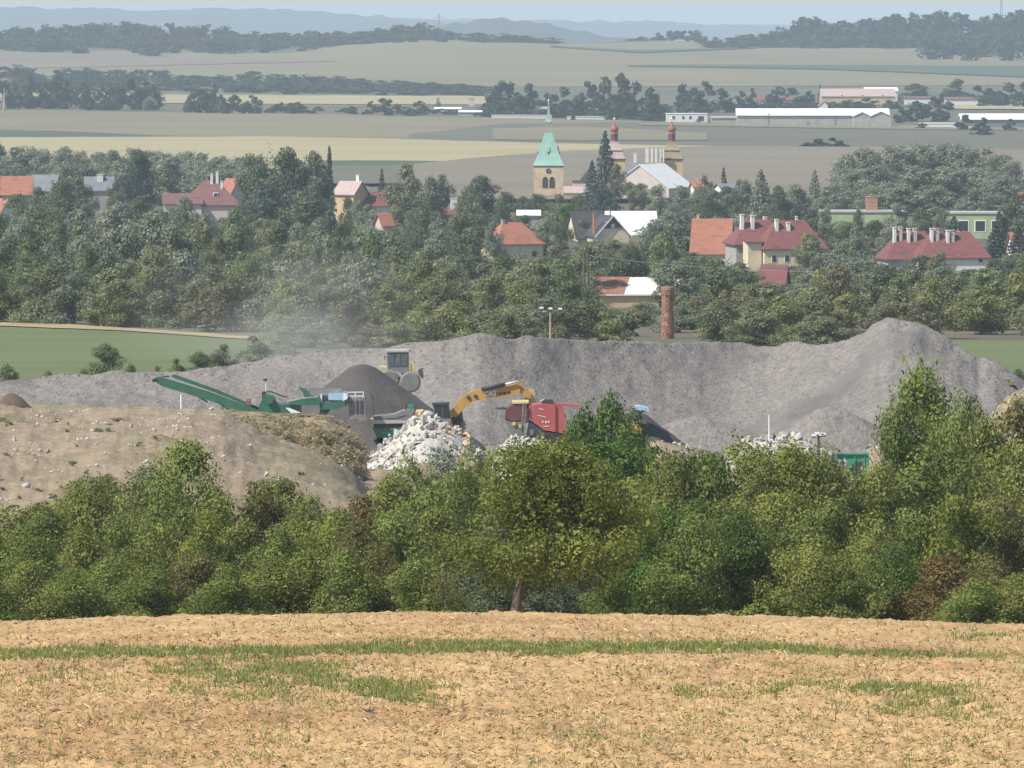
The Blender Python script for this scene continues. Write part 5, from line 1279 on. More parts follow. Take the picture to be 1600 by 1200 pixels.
far('white_wall', 'low white boundary wall right of the green spire', 'wall', 915, 187, 16, .6, 182.5, 182.5, 0, 'flat', 'w_white', 'w_white')
far('white_shed', 'white shed among the lone trees of the far plain', 'shed', 700, 175, 12, 6, 170, 168, 0, 'shed', 'w_white', 'r_white')
far('white_shed', 'second white shed among lone trees beside a fallow field', 'shed', 735, 181, 10, 6, 175, 173, 0, 'shed', 'w_grey', 'r_white')
far('tower_block', 'little beige tower building beside the lone trees of the far plain', 'building', 737, 166, 2.6, 3, 154, 153, 0, 'flat', 'w_pink', 'w_grey')
far('farm_house', 'pale pink farmhouse half hidden in trees of the far belt', 'house', 236, 172, 7, 6, 158, 148, 0, 'gable_y', 'w_pink', 'r_brown')
far('far_hall', 'long blue grey hall with bright white roof at the right edge', 'warehouse', 1590, 201, 46, 18, 186, 178, 1, 'gable', 'r_grey', 'r_white', over=.6)
far('white_row', 'white terrace wall with red roof edge left of the round tree', 'building', 1431, 163, 13, 8, 153, 151, 0, 'shed', 'w_white', 'r_brown')
far('white_row', 'white terrace with red roof edge above the blue grey hall', 'building', 1500, 164, 16, 8, 155, 152, 0, 'shed', 'w_white', 'r_brown')
far('white_lorry_shed', 'low white sheds in front of the blue grey hall', 'shed', 1468, 201, 16, 5, 193, 192, 0, 'flat', 'w_white', 'r_white')
far('white_lorry_shed', 'low white shed with a red end before the blue grey hall', 'shed', 1505, 202, 8, 5, 196, 195, 0, 'flat', 'w_white', 'r_brown')
far('ridge_house', 'tiny white house in the hazy wood on the ridge', 'house', 464, 68, 9, 6, 64, 60, 0, 'gable', 'w_white', 'r_white') if False else None
# pylons on the ridge
for x, top, d, lab in ((686, 21, 5030, 'faint lattice mast above the ridge wood in the middle'), (1562, -6, 5000, 'thin lattice mast rising from the ridge wood at the right')):
    X = xpx(x, d); zb = float(zg(X, d)); h = zpx(top, d) - zb
    t = thing('lattice_mast', lab, 'mast', (X, d, zb))
    for a, b in ((-1, -1), (1, -1), (1, 1), (-1, 1)):
        m = MB(); m.bar((a * 1.6, b * 1.6, 0), (a * .25, b * .25, h), .28); m.build('leg', M['dark_metal'], t)
    for k in range(1, 6):
        z = h * k / 6.2; w_ = 1.6 - 1.35 * k / 6.2
        m = MB()
        for (a, b), (c, e) in (((-1, -1), (1, -1)), ((1, -1), (1, 1)), ((1, 1), (-1, 1)), ((-1, 1), (-1, -1))):
            m.bar((a * w_, b * w_, z), (c * w_, e * w_, z), .16)
        m.build('brace', M['dark_metal'], t)
    if x < 700:
        m = MB(); m.bar((-4, 0, h * .86), (4, 0, h * .86), .3); m.build('cross_arm', M['dark_metal'], t)
# pale dead tree / mast at the left edge
dtx, dty = 6, 176
p = G(float(dtx), float(dty), 1500, 4200)
t = thing('dead_tree', 'bare pale dead tree at the left edge of the far plain', 'tree', tuple(p))
m = MB(); m.tube([(0, 0, -.5), (.3, 0, 4), (.1, 0, 8)], [.6, .5, .4], 6)
for a in ((-2.2, 0, 9.5), (1.8, .4, 10.5), (.4, -.3, 11.5)):
    m.tube([(.1, 0, 7), a], [.35, .15], 5)
m.build('trunk', M['bark_pale'], t)
# ------------------------------------------------------------------ quarry machines
M['cat_yellow'] = mat('machine_yellow', (.52, .30, .075), .5, .12, 1.2, 5, blotch=((.40, .25, .08), .9, .55, .15), spec=.4)
M['pale_yellow'] = mat('worn_yellow', (.60, .47, .22), .6, .12, 1.2, 5)
M['green_paint'] = mat('machine_green', (.045, .140, .088), .5, .15, 1.2, 5, blotch=((.10, .16, .11), .8, .56, .15), spec=.4)
M['green_bright'] = mat('container_green', (.055, .29, .175), .5, .1, 1, 4, spec=.4)
M['red_paint'] = mat('machine_red', (.43, .10, .090), .5, .12, 1.2, 5, blotch=((.34, .13, .115), .7, .55, .18), spec=.4)
M['maroon'] = mat('dark_maroon', (.145, .062, .058), .8, .2, 1.2, 5)  # a darker, duller red than the engine covers
M['dust_grey'] = mat('dusty_steel', (.20, .19, .18), .8, .2, 1.2, 5)
M['belt'] = mat('conveyor_belt', (.28, .27, .25), .9, .12, 1.0, 5)
M['light_blue'] = mat('pale_blue_sheet', (.33, .52, .66), .6, .08, 1, 3)
M['reflection_toned_glass'] = mat('reflection_toned_glass', (.10, .115, .12), .4, .35, 3, 4, spec=.6)  # paler bluish grey stands in for reflections in the cab glass
M['rubber'] = mat('tyre_rubber', (.035, .034, .033), .85, .3, 2, 4)
M['rod'] = mat('cylinder_rod', (.70, .70, .68), .3, .05, 2, 2, spec=.6)
M['tan_post'] = mat('tan_post', (.45, .34, .22), .8, .1, 2, 3)


def mach(name, label, cat, x, y, d, group=None):
    return thing(name, label, cat, P(x, y, d), 0, group)


def part(root, name, m, b, smooth_shade=False):
    me = b.mesh(name)
    me.transform(Matrix.Translation(-root.location))
    return link(name, me, M[m] if isinstance(m, str) else m, root, smooth_shade)


def pr(root, name, m, poly, d, thick, smooth_shade=False):
    return part(root, name, m, MB().prism([P(x, y, d) for x, y in poly], thick))


def pb(root, name, m, a, b, w, h=None):
    """bar between two (x, y, d) places"""
    return part(root, name, m, MB().bar(P(*a), P(*b), w, h))


# excavator -----------------------------------------------------------------
d = 432.
ex = mach('excavator', 'yellow tracked excavator with raised boom behind the white rubble heap', 'excavator', 690, 692, d + 1.5)
pr(ex, 'boom', 'cat_yellow', [(702, 649), (706, 640), (717, 625), (729, 615), (741, 610), (760, 607), (785, 604), (806, 600), (813, 603), (813, 612), (806, 617), (786, 620), (762, 622.5), (744, 626), (731, 633), (722, 642), (713, 652)], d, .62)
pr(ex, 'boom_foot_shade', 'dark_metal', [(713, 652), (722, 642), (724, 655), (718, 672), (708, 672), (704, 652)], d + .05, .5)  # shadow side of the boom base, put in as dark colour
for dd in (-.14, .70):
    b = MB(); b.tube([P(752, 608, d + dd), P(789, 600.5, d + dd)], .13, 8); part(ex, 'boom_cylinder', 'dark_metal', b, True)
    b = MB(); b.tube([P(789, 600.5, d + dd), P(809, 596, d + dd)], .07, 8); part(ex, 'cylinder_rod', 'rod', b, True)
pr(ex, 'stick', 'cat_yellow', [(807, 595), (811, 595), (821, 606), (830, 616), (829, 623), (822, 622), (814, 615), (806, 607)], d + .08, .45)
b = MB(); b.bar(P(825, 619, d + .3), P(838, 642, d + 3.5), .42, .5); part(ex, 'stick_arm', 'cat_yellow', b)
pr(ex, 'bucket_link', 'pale_yellow', [(826, 609), (834, 608), (837, 616), (831, 620), (825, 616)], d + .9, .35)
pr(ex, 'bucket', 'dust_grey', [(826, 640), (850, 638), (852, 652), (842, 660), (828, 655)], d + 3.4, 1.4)
for (x, y) in ((732, 621), (743, 619)):
    b = MB(); c = P(x, y, d - .03); b.lathe((0, 0, 0), [(.01, -.05), (.13, -.05), (.13, .05), (.01, .05)], 10)
    me = b.mesh('boom_pin'); me.transform(Matrix.Translation(Vector(c) - ex.location) @ Matrix.Rotation(math.pi / 2, 4, 'X')); link('boom_pin', me, M['dark_metal'], ex)
cab = pr(ex, 'cab', 'dust_grey', [(677, 633), (700, 632), (705, 648), (704, 668), (677, 668)], d - .4, 1.5)
pr(ex, 'cab_window', 'glass', [(679, 635), (689, 634.5), (690, 652), (679, 652)], d - .44, .03)
pr(ex, 'cab_window', 'glass', [(691.5, 634.5), (699, 634), (703, 648), (703, 652), (692, 652)], d - .44, .03)
pr(ex, 'cab_roof', 'dark_metal', [(675, 631), (702, 630), (702, 632.4), (675, 633.4)], d - .5, 1.7)
pr(ex, 'body', 'cat_yellow', [(642, 645), (660, 644), (677, 650), (706, 655), (710, 674), (646, 674), (641, 662)], d - .2, 2.9)
pr(ex, 'engine_hood', 'pale_yellow', [(643, 643), (661, 641.5), (662, 644.5), (643, 646)], d + .4, 1.6)
for dd in (-.35, 2.2):
    pr(ex, 'track', 'rubber', [(645, 678), (652, 675), (722, 675), (730, 680), (726, 690), (716, 694), (654, 694), (646, 688)], d + dd, .6)
    for k in range(13):
        x = 651 + k * 5.6
        b = MB(); b.box(P(x, 674.4, d + dd + .3), (.19, .66, .07)); part(ex, 'track_shoe', 'dark_metal', b)
# the white maker's letters and the dark model marks on the boom
def text3d(root, name, txt, m, x, y, d, size_px, bold=.012):
    cu = bpy.data.curves.new(name, 'FONT'); cu.body = txt; cu.size = size_px / FPX * d / .72; cu.extrude = .012; cu.offset = bold
    cu.align_x = 'CENTER'; cu.align_y = 'CENTER'
    o = bpy.data.objects.new(name, cu)
    me = bpy.data.meshes.new_from_object(o); bpy.data.objects.remove(o)
    return me


me = text3d(ex, 'lettering', 'CAT', 'white', 766, 617, d, 7.2, .02)
me.transform(Matrix.Translation(Vector(P(766.5, 615.2, d - .03)) - ex.location) @ Matrix.Rotation(R(-5.5), 4, 'Y') @ Matrix.Rotation(math.pi / 2, 4, 'X'))
me.transform(Matrix.Identity(4))
link('lettering', me, M['white'], ex)
pr(ex, 'red_flash', 'red_paint', [(774.2, 609.5), (776.2, 609.3), (776.2, 619), (774.2, 619.3)], d - .025, .03)
for k, (w_, h_, o_) in enumerate(((2.6, 4.6, 0), (2.2, 4.0, .3), (2.8, 4.6, 0), (1.6, 3.2, .6), (2.4, 3.6, .4))):
    x = 779 + k * 3.7; y = 613.4 - .13 * (x - 779) + o_
    pr(ex, 'model_mark', 'dark_metal', [(x, y), (x + w_, y - .3), (x + w_, y + h_), (x, y + h_ + .3)], d - .02, .025)

# red crusher ----------------------------------------------------------------
d = 428.
cr_ = mach('red_crusher', 'dusty red tracked crusher with ladder, partly behind the deep green tree', 'crusher', 840, 694, d + 1.2)
pr(cr_, 'hopper', 'maroon', [(790, 641), (802, 631), (818, 630), (818, 656), (800, 658), (789, 654)], d, 2.4)
pr(cr_, 'hopper_skirt', 'dust_grey', [(788, 655), (800, 659), (818, 657), (819, 694), (807, 694), (796, 672)], d + .05, 2.2)
pr(cr_, 'hopper_rim', 'pale_yellow', [(800, 628.6), (826, 628), (826, 630.4), (801, 631)], d - .06, 2.5)
pr(cr_, 'side_wing', 'dark_metal', [(775, 638), (790, 637), (791, 640), (777, 639.6)], d + .6, .8)
for x in (818, 823):
    pb(cr_, 'ladder_rail', 'dust_grey', (x - 1, 631, d - .15), (x - 5, 692, d - .35), .07)
for k in range(9):
    y = 636 + 6.4 * k; q = -.066 * (y - 631)
    pb(cr_, 'ladder_rung', 'dust_grey', (817 + q, y, d - .2), (822.6 + q, y, d - .2), .05)
pr(cr_, 'frame_column', 'maroon', [(819, 631), (826, 631), (827, 660), (819, 662)], d + .1, 2.0)
pr(cr_, 'engine_cover', 'red_paint', [(826, 634), (846, 631), (868, 633), (868, 675), (850, 672), (829, 656), (826, 650)], d, 2.2)
pr(cr_, 'end_cover', 'red_paint', [(868.2, 633.2), (875, 635), (881, 641), (883.5, 655), (882, 678), (868.2, 675)], d + .12, 2.0)
pr(cr_, 'lower_frame', 'dust_grey', [(827, 658), (850, 674), (882, 679), (886, 694), (820, 694)], d + .3, 1.6)
for dd in (0, 1.9):
    pr(cr_, 'track', 'rubber', [(826, 684), (832, 680), (888, 681), (894, 687), (888, 697), (832, 697)], d + dd, .45)
pr(cr_, 'top_beam', 'red_paint', [(862, 629.4), (905, 632.5), (905, 636.5), (880, 635)], d + .6, .5)
pr(cr_, 'exhaust_box', 'dark_metal', [(846, 628), (851, 624.5), (862, 624.5), (866, 629), (866, 631), (846, 630)], d + .7, .7)
pb(cr_, 'handrail', 'white', (843, 627, d + .5), (850, 624, d + .5), .05)
for x, y, w_ in ((842, 638, 7), (840, 648.5, 13)):
    pr(cr_, 'pale_stripe', 'white', [(x, y), (x + w_, y + w_ * .22), (x + w_, y + w_ * .22 + .9), (x, y + .9)], d - .03, .02)
for k, (w_, h_) in enumerate(((2.4, 2.6), (2.8, 3.6), (2.6, 3.0))):
    x = 847 + 4.6 * k
    pr(cr_, 'pale_mark', 'white', [(x, 658), (x + w_, 657.6), (x + w_ * .7, 658 + h_), (x, 658 + h_ * .8)], d - .03, .02)
pr(cr_, 'pale_mark', 'white', [(849, 665.5), (857.5, 665.8), (857.5, 666.8), (849, 666.4)], d - .03, .02)
for x, y in ((803, 662), (813, 666)):
    b = MB(); b.box(P(x, y, d - .02), (.22, .1, .22)); part(cr_, 'lamp', 'pale_yellow', b)
pr(cr_, 'discharge_conveyor', 'dust_grey', [(886, 676), (992, 641), (1012, 639.5), (1012, 643), (994, 646), (888, 684)], d + .8, 1.0)
pr(cr_, 'conveyor_head', 'light_blue', [(992, 635), (1000, 634), (1013, 637), (1014, 643), (1002, 642), (994, 640)], d + .7, 1.2)

# yellow machine behind the tree
yl = mach('generator', 'bright yellow generator skid glimpsed right of the deep green tree', 'generator', 986, 680, 424)
pr(yl, 'housing', 'cat_yellow', [(962, 667), (1000, 666), (1003, 671), (1003, 678), (962, 680)], 424, 1.2)
pr(yl, 'skid', 'dark_metal', [(960, 680.2), (1006, 678.2), (1006, 690), (960, 692)], 424.05, 1.1)
for k in range(4): pb(yl, 'rail_post', 'cat_yellow', (972 + 9 * k, 667, 424.1), (972 + 9 * k, 663, 424.1), .06)
pb(yl, 'rail', 'pale_yellow', (970, 663, 424.1), (1001, 663.5, 424.1), .06)

# green screener with the long conveyor ----------------------------------------
d = 424.
sc = mach('mobile_screener', 'green mobile screener with a long raised conveyor at its left', 'screener', 480, 660, d + 1)
pr(sc, 'conveyor_side', 'green_paint', [(241, 593), (247, 588.5), (258, 591), (330, 613), (404, 641), (402, 649), (388, 648), (330, 627), (252, 603), (244, 597)], d - .6, .12)
pr(sc, 'conveyor_side', 'green_paint', [(267, 585.5), (273, 585), (340, 609), (406, 637), (405, 642), (338, 614), (270, 590)], d + .9, .10)
b = MB(); q = [P(247, 591, d - .45), P(403, 643, d - .45), P(405, 641, d + .88), P(262, 589, d + .88)]
b.add(q + [p - np.array([0, 0, .08]) for p in q], [(0, 1, 2, 3), (7, 6, 5, 4), (0, 4, 5, 1), (1, 5, 6, 2), (2, 6, 7, 3), (3, 7, 4, 0)]); part(sc, 'conveyor_belt', 'belt', b)
b = MB(); b.tube([P(240, 594, d - .75), P(262, 589.5, d + 1.1)], .13, 8); part(sc, 'head_roller', 'dark_metal', b, True)
for x in (346, 352, 358, 366): pr(sc, 'rubber_skirt', 'green_paint', [(x, 634 + .3 * (x - 346)), (x + 3.4, 635 + .3 * (x - 346)), (x + 3, 646), (x + .6, 645)], d - .66, .05)
for x, y in ((300, 606), (340, 621), (375, 636)):
    pb(sc, 'conveyor_brace', 'dust_grey', (x, y + 8, d - .3), (x + 24, y + 22, d + .4), .09)
pb(sc, 'support_strut', 'dust_grey', (352, 640, d + .2), (420, 660, d + .4), .12)
pr(sc, 'orange_box', 'r_orange', [(384.5, 623), (392, 622.5), (392, 632), (385, 632)], d + .2, .5)
pr(sc, 'tail_frame', 'green_paint', [(404, 636), (413, 616), (427, 620), (433, 632), (470, 633), (470, 656), (404, 652)], d, 1.6)
pr(sc, 'tail_drum', 'green_paint', [(413, 626), (416, 620), (422, 619), (427, 624), (426, 630), (418, 632)], d - .3, .4)
for a, c in (((410, 613), (424, 612)), ((424, 612), (432, 615)), ((432, 615), (441, 619)), ((441, 619), (449, 620))):
    pb(sc, 'hose', 'dark_metal', (*a, d + .3), (*c, d + .3), .09)
pr(sc, 'frame_post', 'maroon', [(409, 613), (415, 612), (415, 626), (409, 626)], d + .3, .3)
pr(sc, 'side_conveyor', 'green_paint', [(449, 629), (470, 624), (492, 621.5), (500, 621), (500, 633), (482, 634), (466, 633)], d - .3, .5)
pr(sc, 'side_belt', 'belt', [(447, 628), (470, 622.6), (497, 620.4), (497, 621.6), (470, 624.4), (449, 629.6)], d - .3, 1.1)
pr(sc, 'hopper_wing', 'green_paint', [(465, 604), (476, 607), (484, 613), (492, 620.5), (476, 621.5), (473, 613)], d + .5, .15)
b = MB(); q = [P(474, 606.4, d + .6), P(494, 620, d + .4), P(512, 616, d + 1.0), P(535, 610, d + 2.4), P(530, 606, d + 2.8)]
b.add(q + [p - np.array([0, 0, .08]) for p in q], [(0, 1, 2, 3, 4), (9, 8, 7, 6, 5)] + [(i, 5 + i, 5 + (i + 1) % 5, (i + 1) % 5) for i in range(5)]); part(sc, 'hopper_plate', 'dust_grey', b)
pr(sc, 'screen_box', 'dust_grey', [(500, 617), (512, 616), (541, 613), (545, 633), (520, 638), (500, 637)], d, 1.8)
pr(sc, 'screen_cover', 'light_blue', [(513, 615), (539, 614), (535, 625.5), (513, 625)], d - .08, .06)
pr(sc, 'screen_opening', 'dark_metal', [(505, 619), (511.5, 619), (511.5, 624), (505, 624)], d - .06, .05)
pr(sc, 'cross_beam', 'white', [(500.5, 616.5), (503, 616.5), (503.6, 630), (501, 630)], d - .12, .1)
pr(sc, 'end_plate', 'white', [(537, 613.6), (543, 615), (543, 623), (535.5, 627), (535.8, 624)], d - .12, .08)
pr(sc, 'fines_chute', 'green_paint', [(498, 630), (538, 627), (540, 634), (526, 640), (500, 640)], d - .2, .6)
pr(sc, 'lower_belt', 'dark_metal', [(500, 640), (516, 641), (508, 652), (498, 653)], d - .1, .8)
pr(sc, 'white_panel', 'white', [(446, 637), (452, 637.5), (471, 645), (455, 645.5)], d - .4, .06)
for (a, c) in (((541, 613), (568, 612.5)), ((568, 612.5), (567, 625)), ((541, 619), (567, 618.5)), ((555, 613), (555, 624))):
    pb(sc, 'guard_rail', 'white', (*a, d + .2), (*c, d + .2), .055)
pr(sc, 'engine_box', 'dust_grey', [(544, 622), (570, 621), (572, 652), (546, 656)], d + .1, 1.6)
for x in (549, 556, 563): pr(sc, 'engine_louvre', 'dark_metal', [(x, 626), (x + 4, 626), (x + 4, 646), (x, 646)], d + .06, .05)
pr(sc, 'discharge_chute', 'dust_grey', [(560, 654), (573, 653), (571, 657), (560, 659)], d - .2, .5)
for dd in (0, 1.6): pr(sc, 'track', 'rubber', [(436, 664), (444, 658), (540, 660), (548, 667), (542, 676), (442, 674)], d + dd, .45)
pb(sc, 'lamp_mast', 'white', (415, 594, d + .9), (415.5, 622, d + .9), .06)
b = MB(); b.box(P(414.6, 593.4, d + .9), (.28, .2, .14)); part(sc, 'mast_lamp', 'dark_metal', b)

# dark hopper machine in front -----------------------------------------------
d = 426.
hm_ = mach('jaw_crusher', 'low green crusher with a grey covered hopper left of the white rubble', 'crusher', 610, 692, d + 1)
pr(hm_, 'hopper_cover', 'dust_grey', [(581, 652), (595, 650), (604, 649.5), (616, 648), (628, 642.5), (640, 640.5), (648, 643), (642, 652), (634, 656), (608, 656.5), (586, 655.5)], d, 2.0)
pr(hm_, 'cover_fold', 'r_grey', [(596, 650.6), (612, 649), (626, 645), (634, 648), (618, 653), (600, 654)], d - .05, .1)
pr(hm_, 'hopper_side', 'concrete', [(578, 655.8), (586, 656), (634, 656.8), (640, 653), (640, 661), (580, 662.5)], d - .1, 2.0)
pr(hm_, 'feed_gap', 'dark_metal', [(583, 662.6), (640, 661.2), (640, 668), (585, 668.5)], d + .1, 1.7)
pr(hm_, 'chassis', 'green_paint', [(582, 668.6), (638, 668.2), (626, 684), (606, 692), (592, 691)], d, 1.9)
pr(hm_, 'pale_band', 'green_bright', [(596, 675.5), (618, 674.5), (616, 677), (597, 677.5)], d - .04, .05)
pr(hm_, 'hopper_flap', 'dark_metal', [(641, 652), (650, 637.5), (651, 639), (645, 654), (641, 662)], d + .2, 1.5)
pb(hm_, 'corner_post', 'tan_post', (577.6, 651, d - .15), (577.6, 676, d - .15), .08)
pb(hm_, 'antenna', 'dark_metal', (582.5, 620, d + .5), (584, 652, d + .5), .05)
pb(hm_, 'antenna', 'dark_metal', (579.5, 617, d + .5), (582.5, 624, d + .5), .07)
pb(hm_, 'exhaust', 'dark_metal', (635, 631, d + .8), (634.5, 642, d + .8), .12)
pr(hm_, 'exhaust_cap', 'green_bright', [(637, 634), (645, 632), (646, 640), (638, 640)], d + 1.1, .4)
for dd in (0, 1.5): pr(hm_, 'track', 'rubber', [(584, 688), (592, 684), (640, 684), (646, 690), (640, 698), (590, 698)], d + dd, .4)

# wheel loader on the bank ------------------------------------------------------
d = 447.
wl = mach('wheel_loader', 'yellow wheel loader with a tall dark cab working on the grey bank', 'loader', 625, 596, d + 1.4)
pr(wl, 'cab_roof', 'concrete', [(604, 547.6), (639, 547.2), (639.5, 550.2), (603.6, 550.6)], d - .1, 1.9)
pr(wl, 'cab', 'dust_grey', [(605, 550.7), (638, 550.3), (639, 583), (609, 583), (605, 574)], d, 1.6)
for a, b_ in ((607, 615.5), (617, 626), (627.5, 636.5)):
    pr(wl, 'cab_window', 'reflection_toned_glass', [(a, 553), (b_, 552.8), (b_, 572), (a, 572)], d - .04, .05)
pb(wl, 'mirror', 'dark_metal', (601, 556, d + .2), (601.2, 562, d + .2), .14, .05)
pb(wl, 'mirror_arm', 'dark_metal', (601, 558, d + .2), (606, 557, d + .2), .05)
pr(wl, 'engine_hood', 'pale_yellow', [(594, 573), (604.5, 574), (612, 582), (612, 588), (598, 586)], d + .5, 1.9)
pr(wl, 'frame', 'dust_grey', [(606, 583.2), (650, 583.2), (652, 590), (640, 595), (612, 593)], d + .15, 1.5)
pr(wl, 'step', 'concrete', [(617, 580), (626, 583), (632, 589), (622, 590)], d - .1, .3)
for dd in (0, 1.6):
    pr(wl, 'lift_arm', 'pale_yellow', [(640, 567), (644, 565.5), (648, 568), (650, 580), (657, 582), (656, 586), (642, 584)], d + dd, .22)
pr(wl, 'arm_guard', 'pale_yellow', [(639.5, 566.5), (641, 566.5), (642.5, 578), (640.5, 578)], d - .05, .1)
pr(wl, 'bucket', 'dark_metal', [(653, 581), (658, 579), (660, 584), (661, 592), (658, 590), (655, 587)], d - .5, 3.0)
for x, y in ((608, 594), (641, 597)):
    for dd in (-.15, 1.75):
        b = MB(); b.lathe((0, 0, 0), [(.30, -.26), (.62, -.26), (.74, -.14), (.74, .14), (.62, .26), (.30, .26)], 18)
        me = b.mesh('wheel'); me.transform(Matrix.Translation(Vector(P(x, y, d + dd)) - wl.location) @ Matrix.Rotation(math.pi / 2, 4, 'X'))
        w_ = link('wheel', me, M['dust_grey'], wl)
        b = MB(); b.lathe((0, 0, 0), [(.01, -.2), (.3, -.2), (.3, .2), (.01, .2)], 12)
        me = b.mesh('rim'); me.transform(Matrix.Translation(Vector(P(x, y, d + dd)) - wl.location) @ Matrix.Rotation(math.pi / 2, 4, 'X'))
        link('rim', me, M['pale_yellow'], w_)

# green container at the right ----------------------------------------------------
d = 402.
gc = mach('green_container', 'bright green open skip container beside the second white rubble bank', 'container', 1332, 752, d + 1)
pr(gc, 'front_panel', 'green_bright', [(1302, 709.5), (1352, 709.5), (1352, 752), (1302, 752)], d, .08)
pr(gc, 'rear_panel', 'green_bright', [(1302, 708), (1358, 708), (1358, 752), (1302, 752)], d + 2.3, .08)
pr(gc, 'end_panel', 'green_bright', [(1352.2, 709), (1358, 708), (1358, 752), (1352.2, 752)], d - .02, 2.3)
pr(gc, 'floor_panel', 'dark_metal', [(1302, 748), (1352, 748), (1352, 751), (1302, 751)], d + .1, 2.2)
pr(gc, 'torn_hole', 'dark_metal', [(1330, 727), (1337, 723), (1346, 721), (1349, 728), (1349, 736), (1334, 736)], d - .02, .03)
for x in (1303, 1319, 1335, 1350): pr(gc, 'rib', 'green_bright', [(x, 709), (x + 1.6, 709), (x + 1.6, 752), (x, 752)], d - .07, .07)
pr(gc, 'top_rail', 'green_bright', [(1301, 708.2), (1353, 708.2), (1353, 710.4), (1301, 710.4)], d - .12, .2)

# lamp posts, poles and the wire -----------------------------------------------------
def lamp_post(x, ytop, ybot, d, label, heads, m='white'):
    t = mach('lamp_post', label, 'lamp post', x, ybot, d)
    b = MB(); b.tube([P(x, ybot + 6, d), P(x, ytop, d)], [.09, .06], 8); part(t, 'pole', m, b)
    pb(t, 'cross_arm', 'dark_metal', (x + heads[0][0] * 1.0, ytop, d), (x + heads[-1][0] + .1, ytop, d), .07)
    for dx, dy in heads:
        b = MB(); b.box(P(x + dx, ytop + dy, d), (.30, .3, .13)); part(t, 'lamp_head', 'white', b)
        b = MB(); b.box(P(x + dx, ytop + dy + 2.6, d), (.26, .26, .10)); part(t, 'lamp_shade', 'dark_metal', b)
    return t


lamp_post(860, 482, 531, 472, 'slim lamp post with three white heads rising from the grey bank', [(-14, -1), (0, 0), (15, .5)], 'tan_post')
lamp_post(1279, 679, 712, 398, 'lamp post with a cluster of white heads by the second white rubble bank', [(-7, 1), (-2, -2), (4, 0), (8, -1)], 'dark_metal')
t = mach('pole', 'thin bare pale pole standing on the second white rubble bank', 'pole', 1202, 690, 399)
b = MB(); b.tube([P(1202, 694, 399), P(1201.5, 648, 399)], [.05, .035], 6); part(t, 'shaft', 'white', b)
t = mach('stake', 'short white stake on the weedy crest below the long green conveyor', 'stake', 283, 642, 404)
b = MB(); b.tube([P(283, 648, 404), P(283, 616, 404)], [.06, .05], 6); part(t, 'shaft', 'white', b)
t = mach('utility_pole', 'dark double wooden utility pole among the trees left of the long shed', 'utility pole', 915, 470, 835)
for x in (912, 918.5):
    b = MB(); b.tube([P(x, 474, 835), P(x, 396, 835)], [.16, .11], 8); part(t, 'post', 'bark', b)
b = MB(); b.bar(P(908, 403, 835), P(923, 403, 835), .14); part(t, 'cross_arm', 'bark', b)
t = mach('wire', 'thin pale overhead wire sagging across the trees right of the utility pole', 'wire', 1090, 420, 840)
for dy in (0, ):
    pts = [P(915 + 420 * s, 399 + 26 * s + 30 * s * (1 - s) + dy, 835 + 20 * s) for s in np.linspace(0, 1, 14)]
    b = MB(); b.tube(pts, .035, 5); part(t, 'cable', 'concrete', b)
# ------------------------------------------------------------------ heaps, rubble, weeds
M['dark_gravel'] = mat('dark_moist_gravel', (.088, .079, .073), .98, .18, .6, 7, bump=.06, bscale=4)
M['rubble'] = mat('white_concrete_rubble', (.47, .445, .40), .95, .24, .5, 6, blotch=((.42, .38, .32), .5, .52, .12), bump=.03, bscale=5)
M['rubble_tan'] = mat('tan_rubble', (.55, .40, .25), .95, .2, .6, 6, bump=.03, bscale=5)
M['soil'] = mat('brown_soil', (.125, .088, .062), .98, .25, 1.2, 6, bump=.04, bscale=4)
M['weed_earth'] = mat('weedy_earth', (.30, .24, .145), .98, .25, .5, 7, blotch=((.20, .18, .085), .25, .5, .15), bump=.08, bscale=3)
M['plastic'] = mat('dark_plastic', (.035, .045, .062), .45, .3, 2.5, 4, spec=.5)
M['clod'] = mat('dark_clod', (.16, .105, .07), .98, .25, 9, 5, bump=.01, bscale=30)


def heap(name, label, x, ytop, d, rx, ry, zb, m, seed, top_r=.12, amp=.25, cat='heap'):
    """A loose cone with a rounded top; rx, ry in metres."""
    n, k = 64, 26
    zt = zpx(ytop, d); X0 = xpx(x, d)
    vs = []
    s = np.linspace(0, 1, k) ** .9
    an = np.linspace(0, 2 * math.pi, n, endpoint=False)
    A, S_ = np.meshgrid(an, s)
    f = np.where(S_ < top_r, 1 - .5 * S_ ** 2 / top_r, 1 - top_r * .5 - (S_ - top_r))
    f = (f - f[-1]) / (f[0] - f[-1])
    lump = 1 + .16 * fbm(np.cos(A) * 1.4 + 5, np.sin(A) * 1.4 + seed, seed, 3)
    x_ = S_ * np.cos(A) * rx * lump; y_ = S_ * np.sin(A) * ry * lump
    z_ = f * (zt - zb) + amp * fbm(x_ / 1.6, y_ / 1.6, seed, 4) * (1 - S_)
    v = np.stack([x_, y_, z_], -1).reshape(-1, 3)
    i = np.arange(k - 1)[:, None] * n + np.arange(n)[None, :]; j = np.arange(k - 1)[:, None] * n + (np.arange(n)[None, :] + 1) % n
    fc = np.stack([i.ravel(), j.ravel(), (j + n).ravel(), (i + n).ravel()], 1)
    o = link(name, fast_mesh(name, v, fc, smooth_shade=True), M[m])
    o.location = (X0, d, zb)
    return tag(o, label, cat)


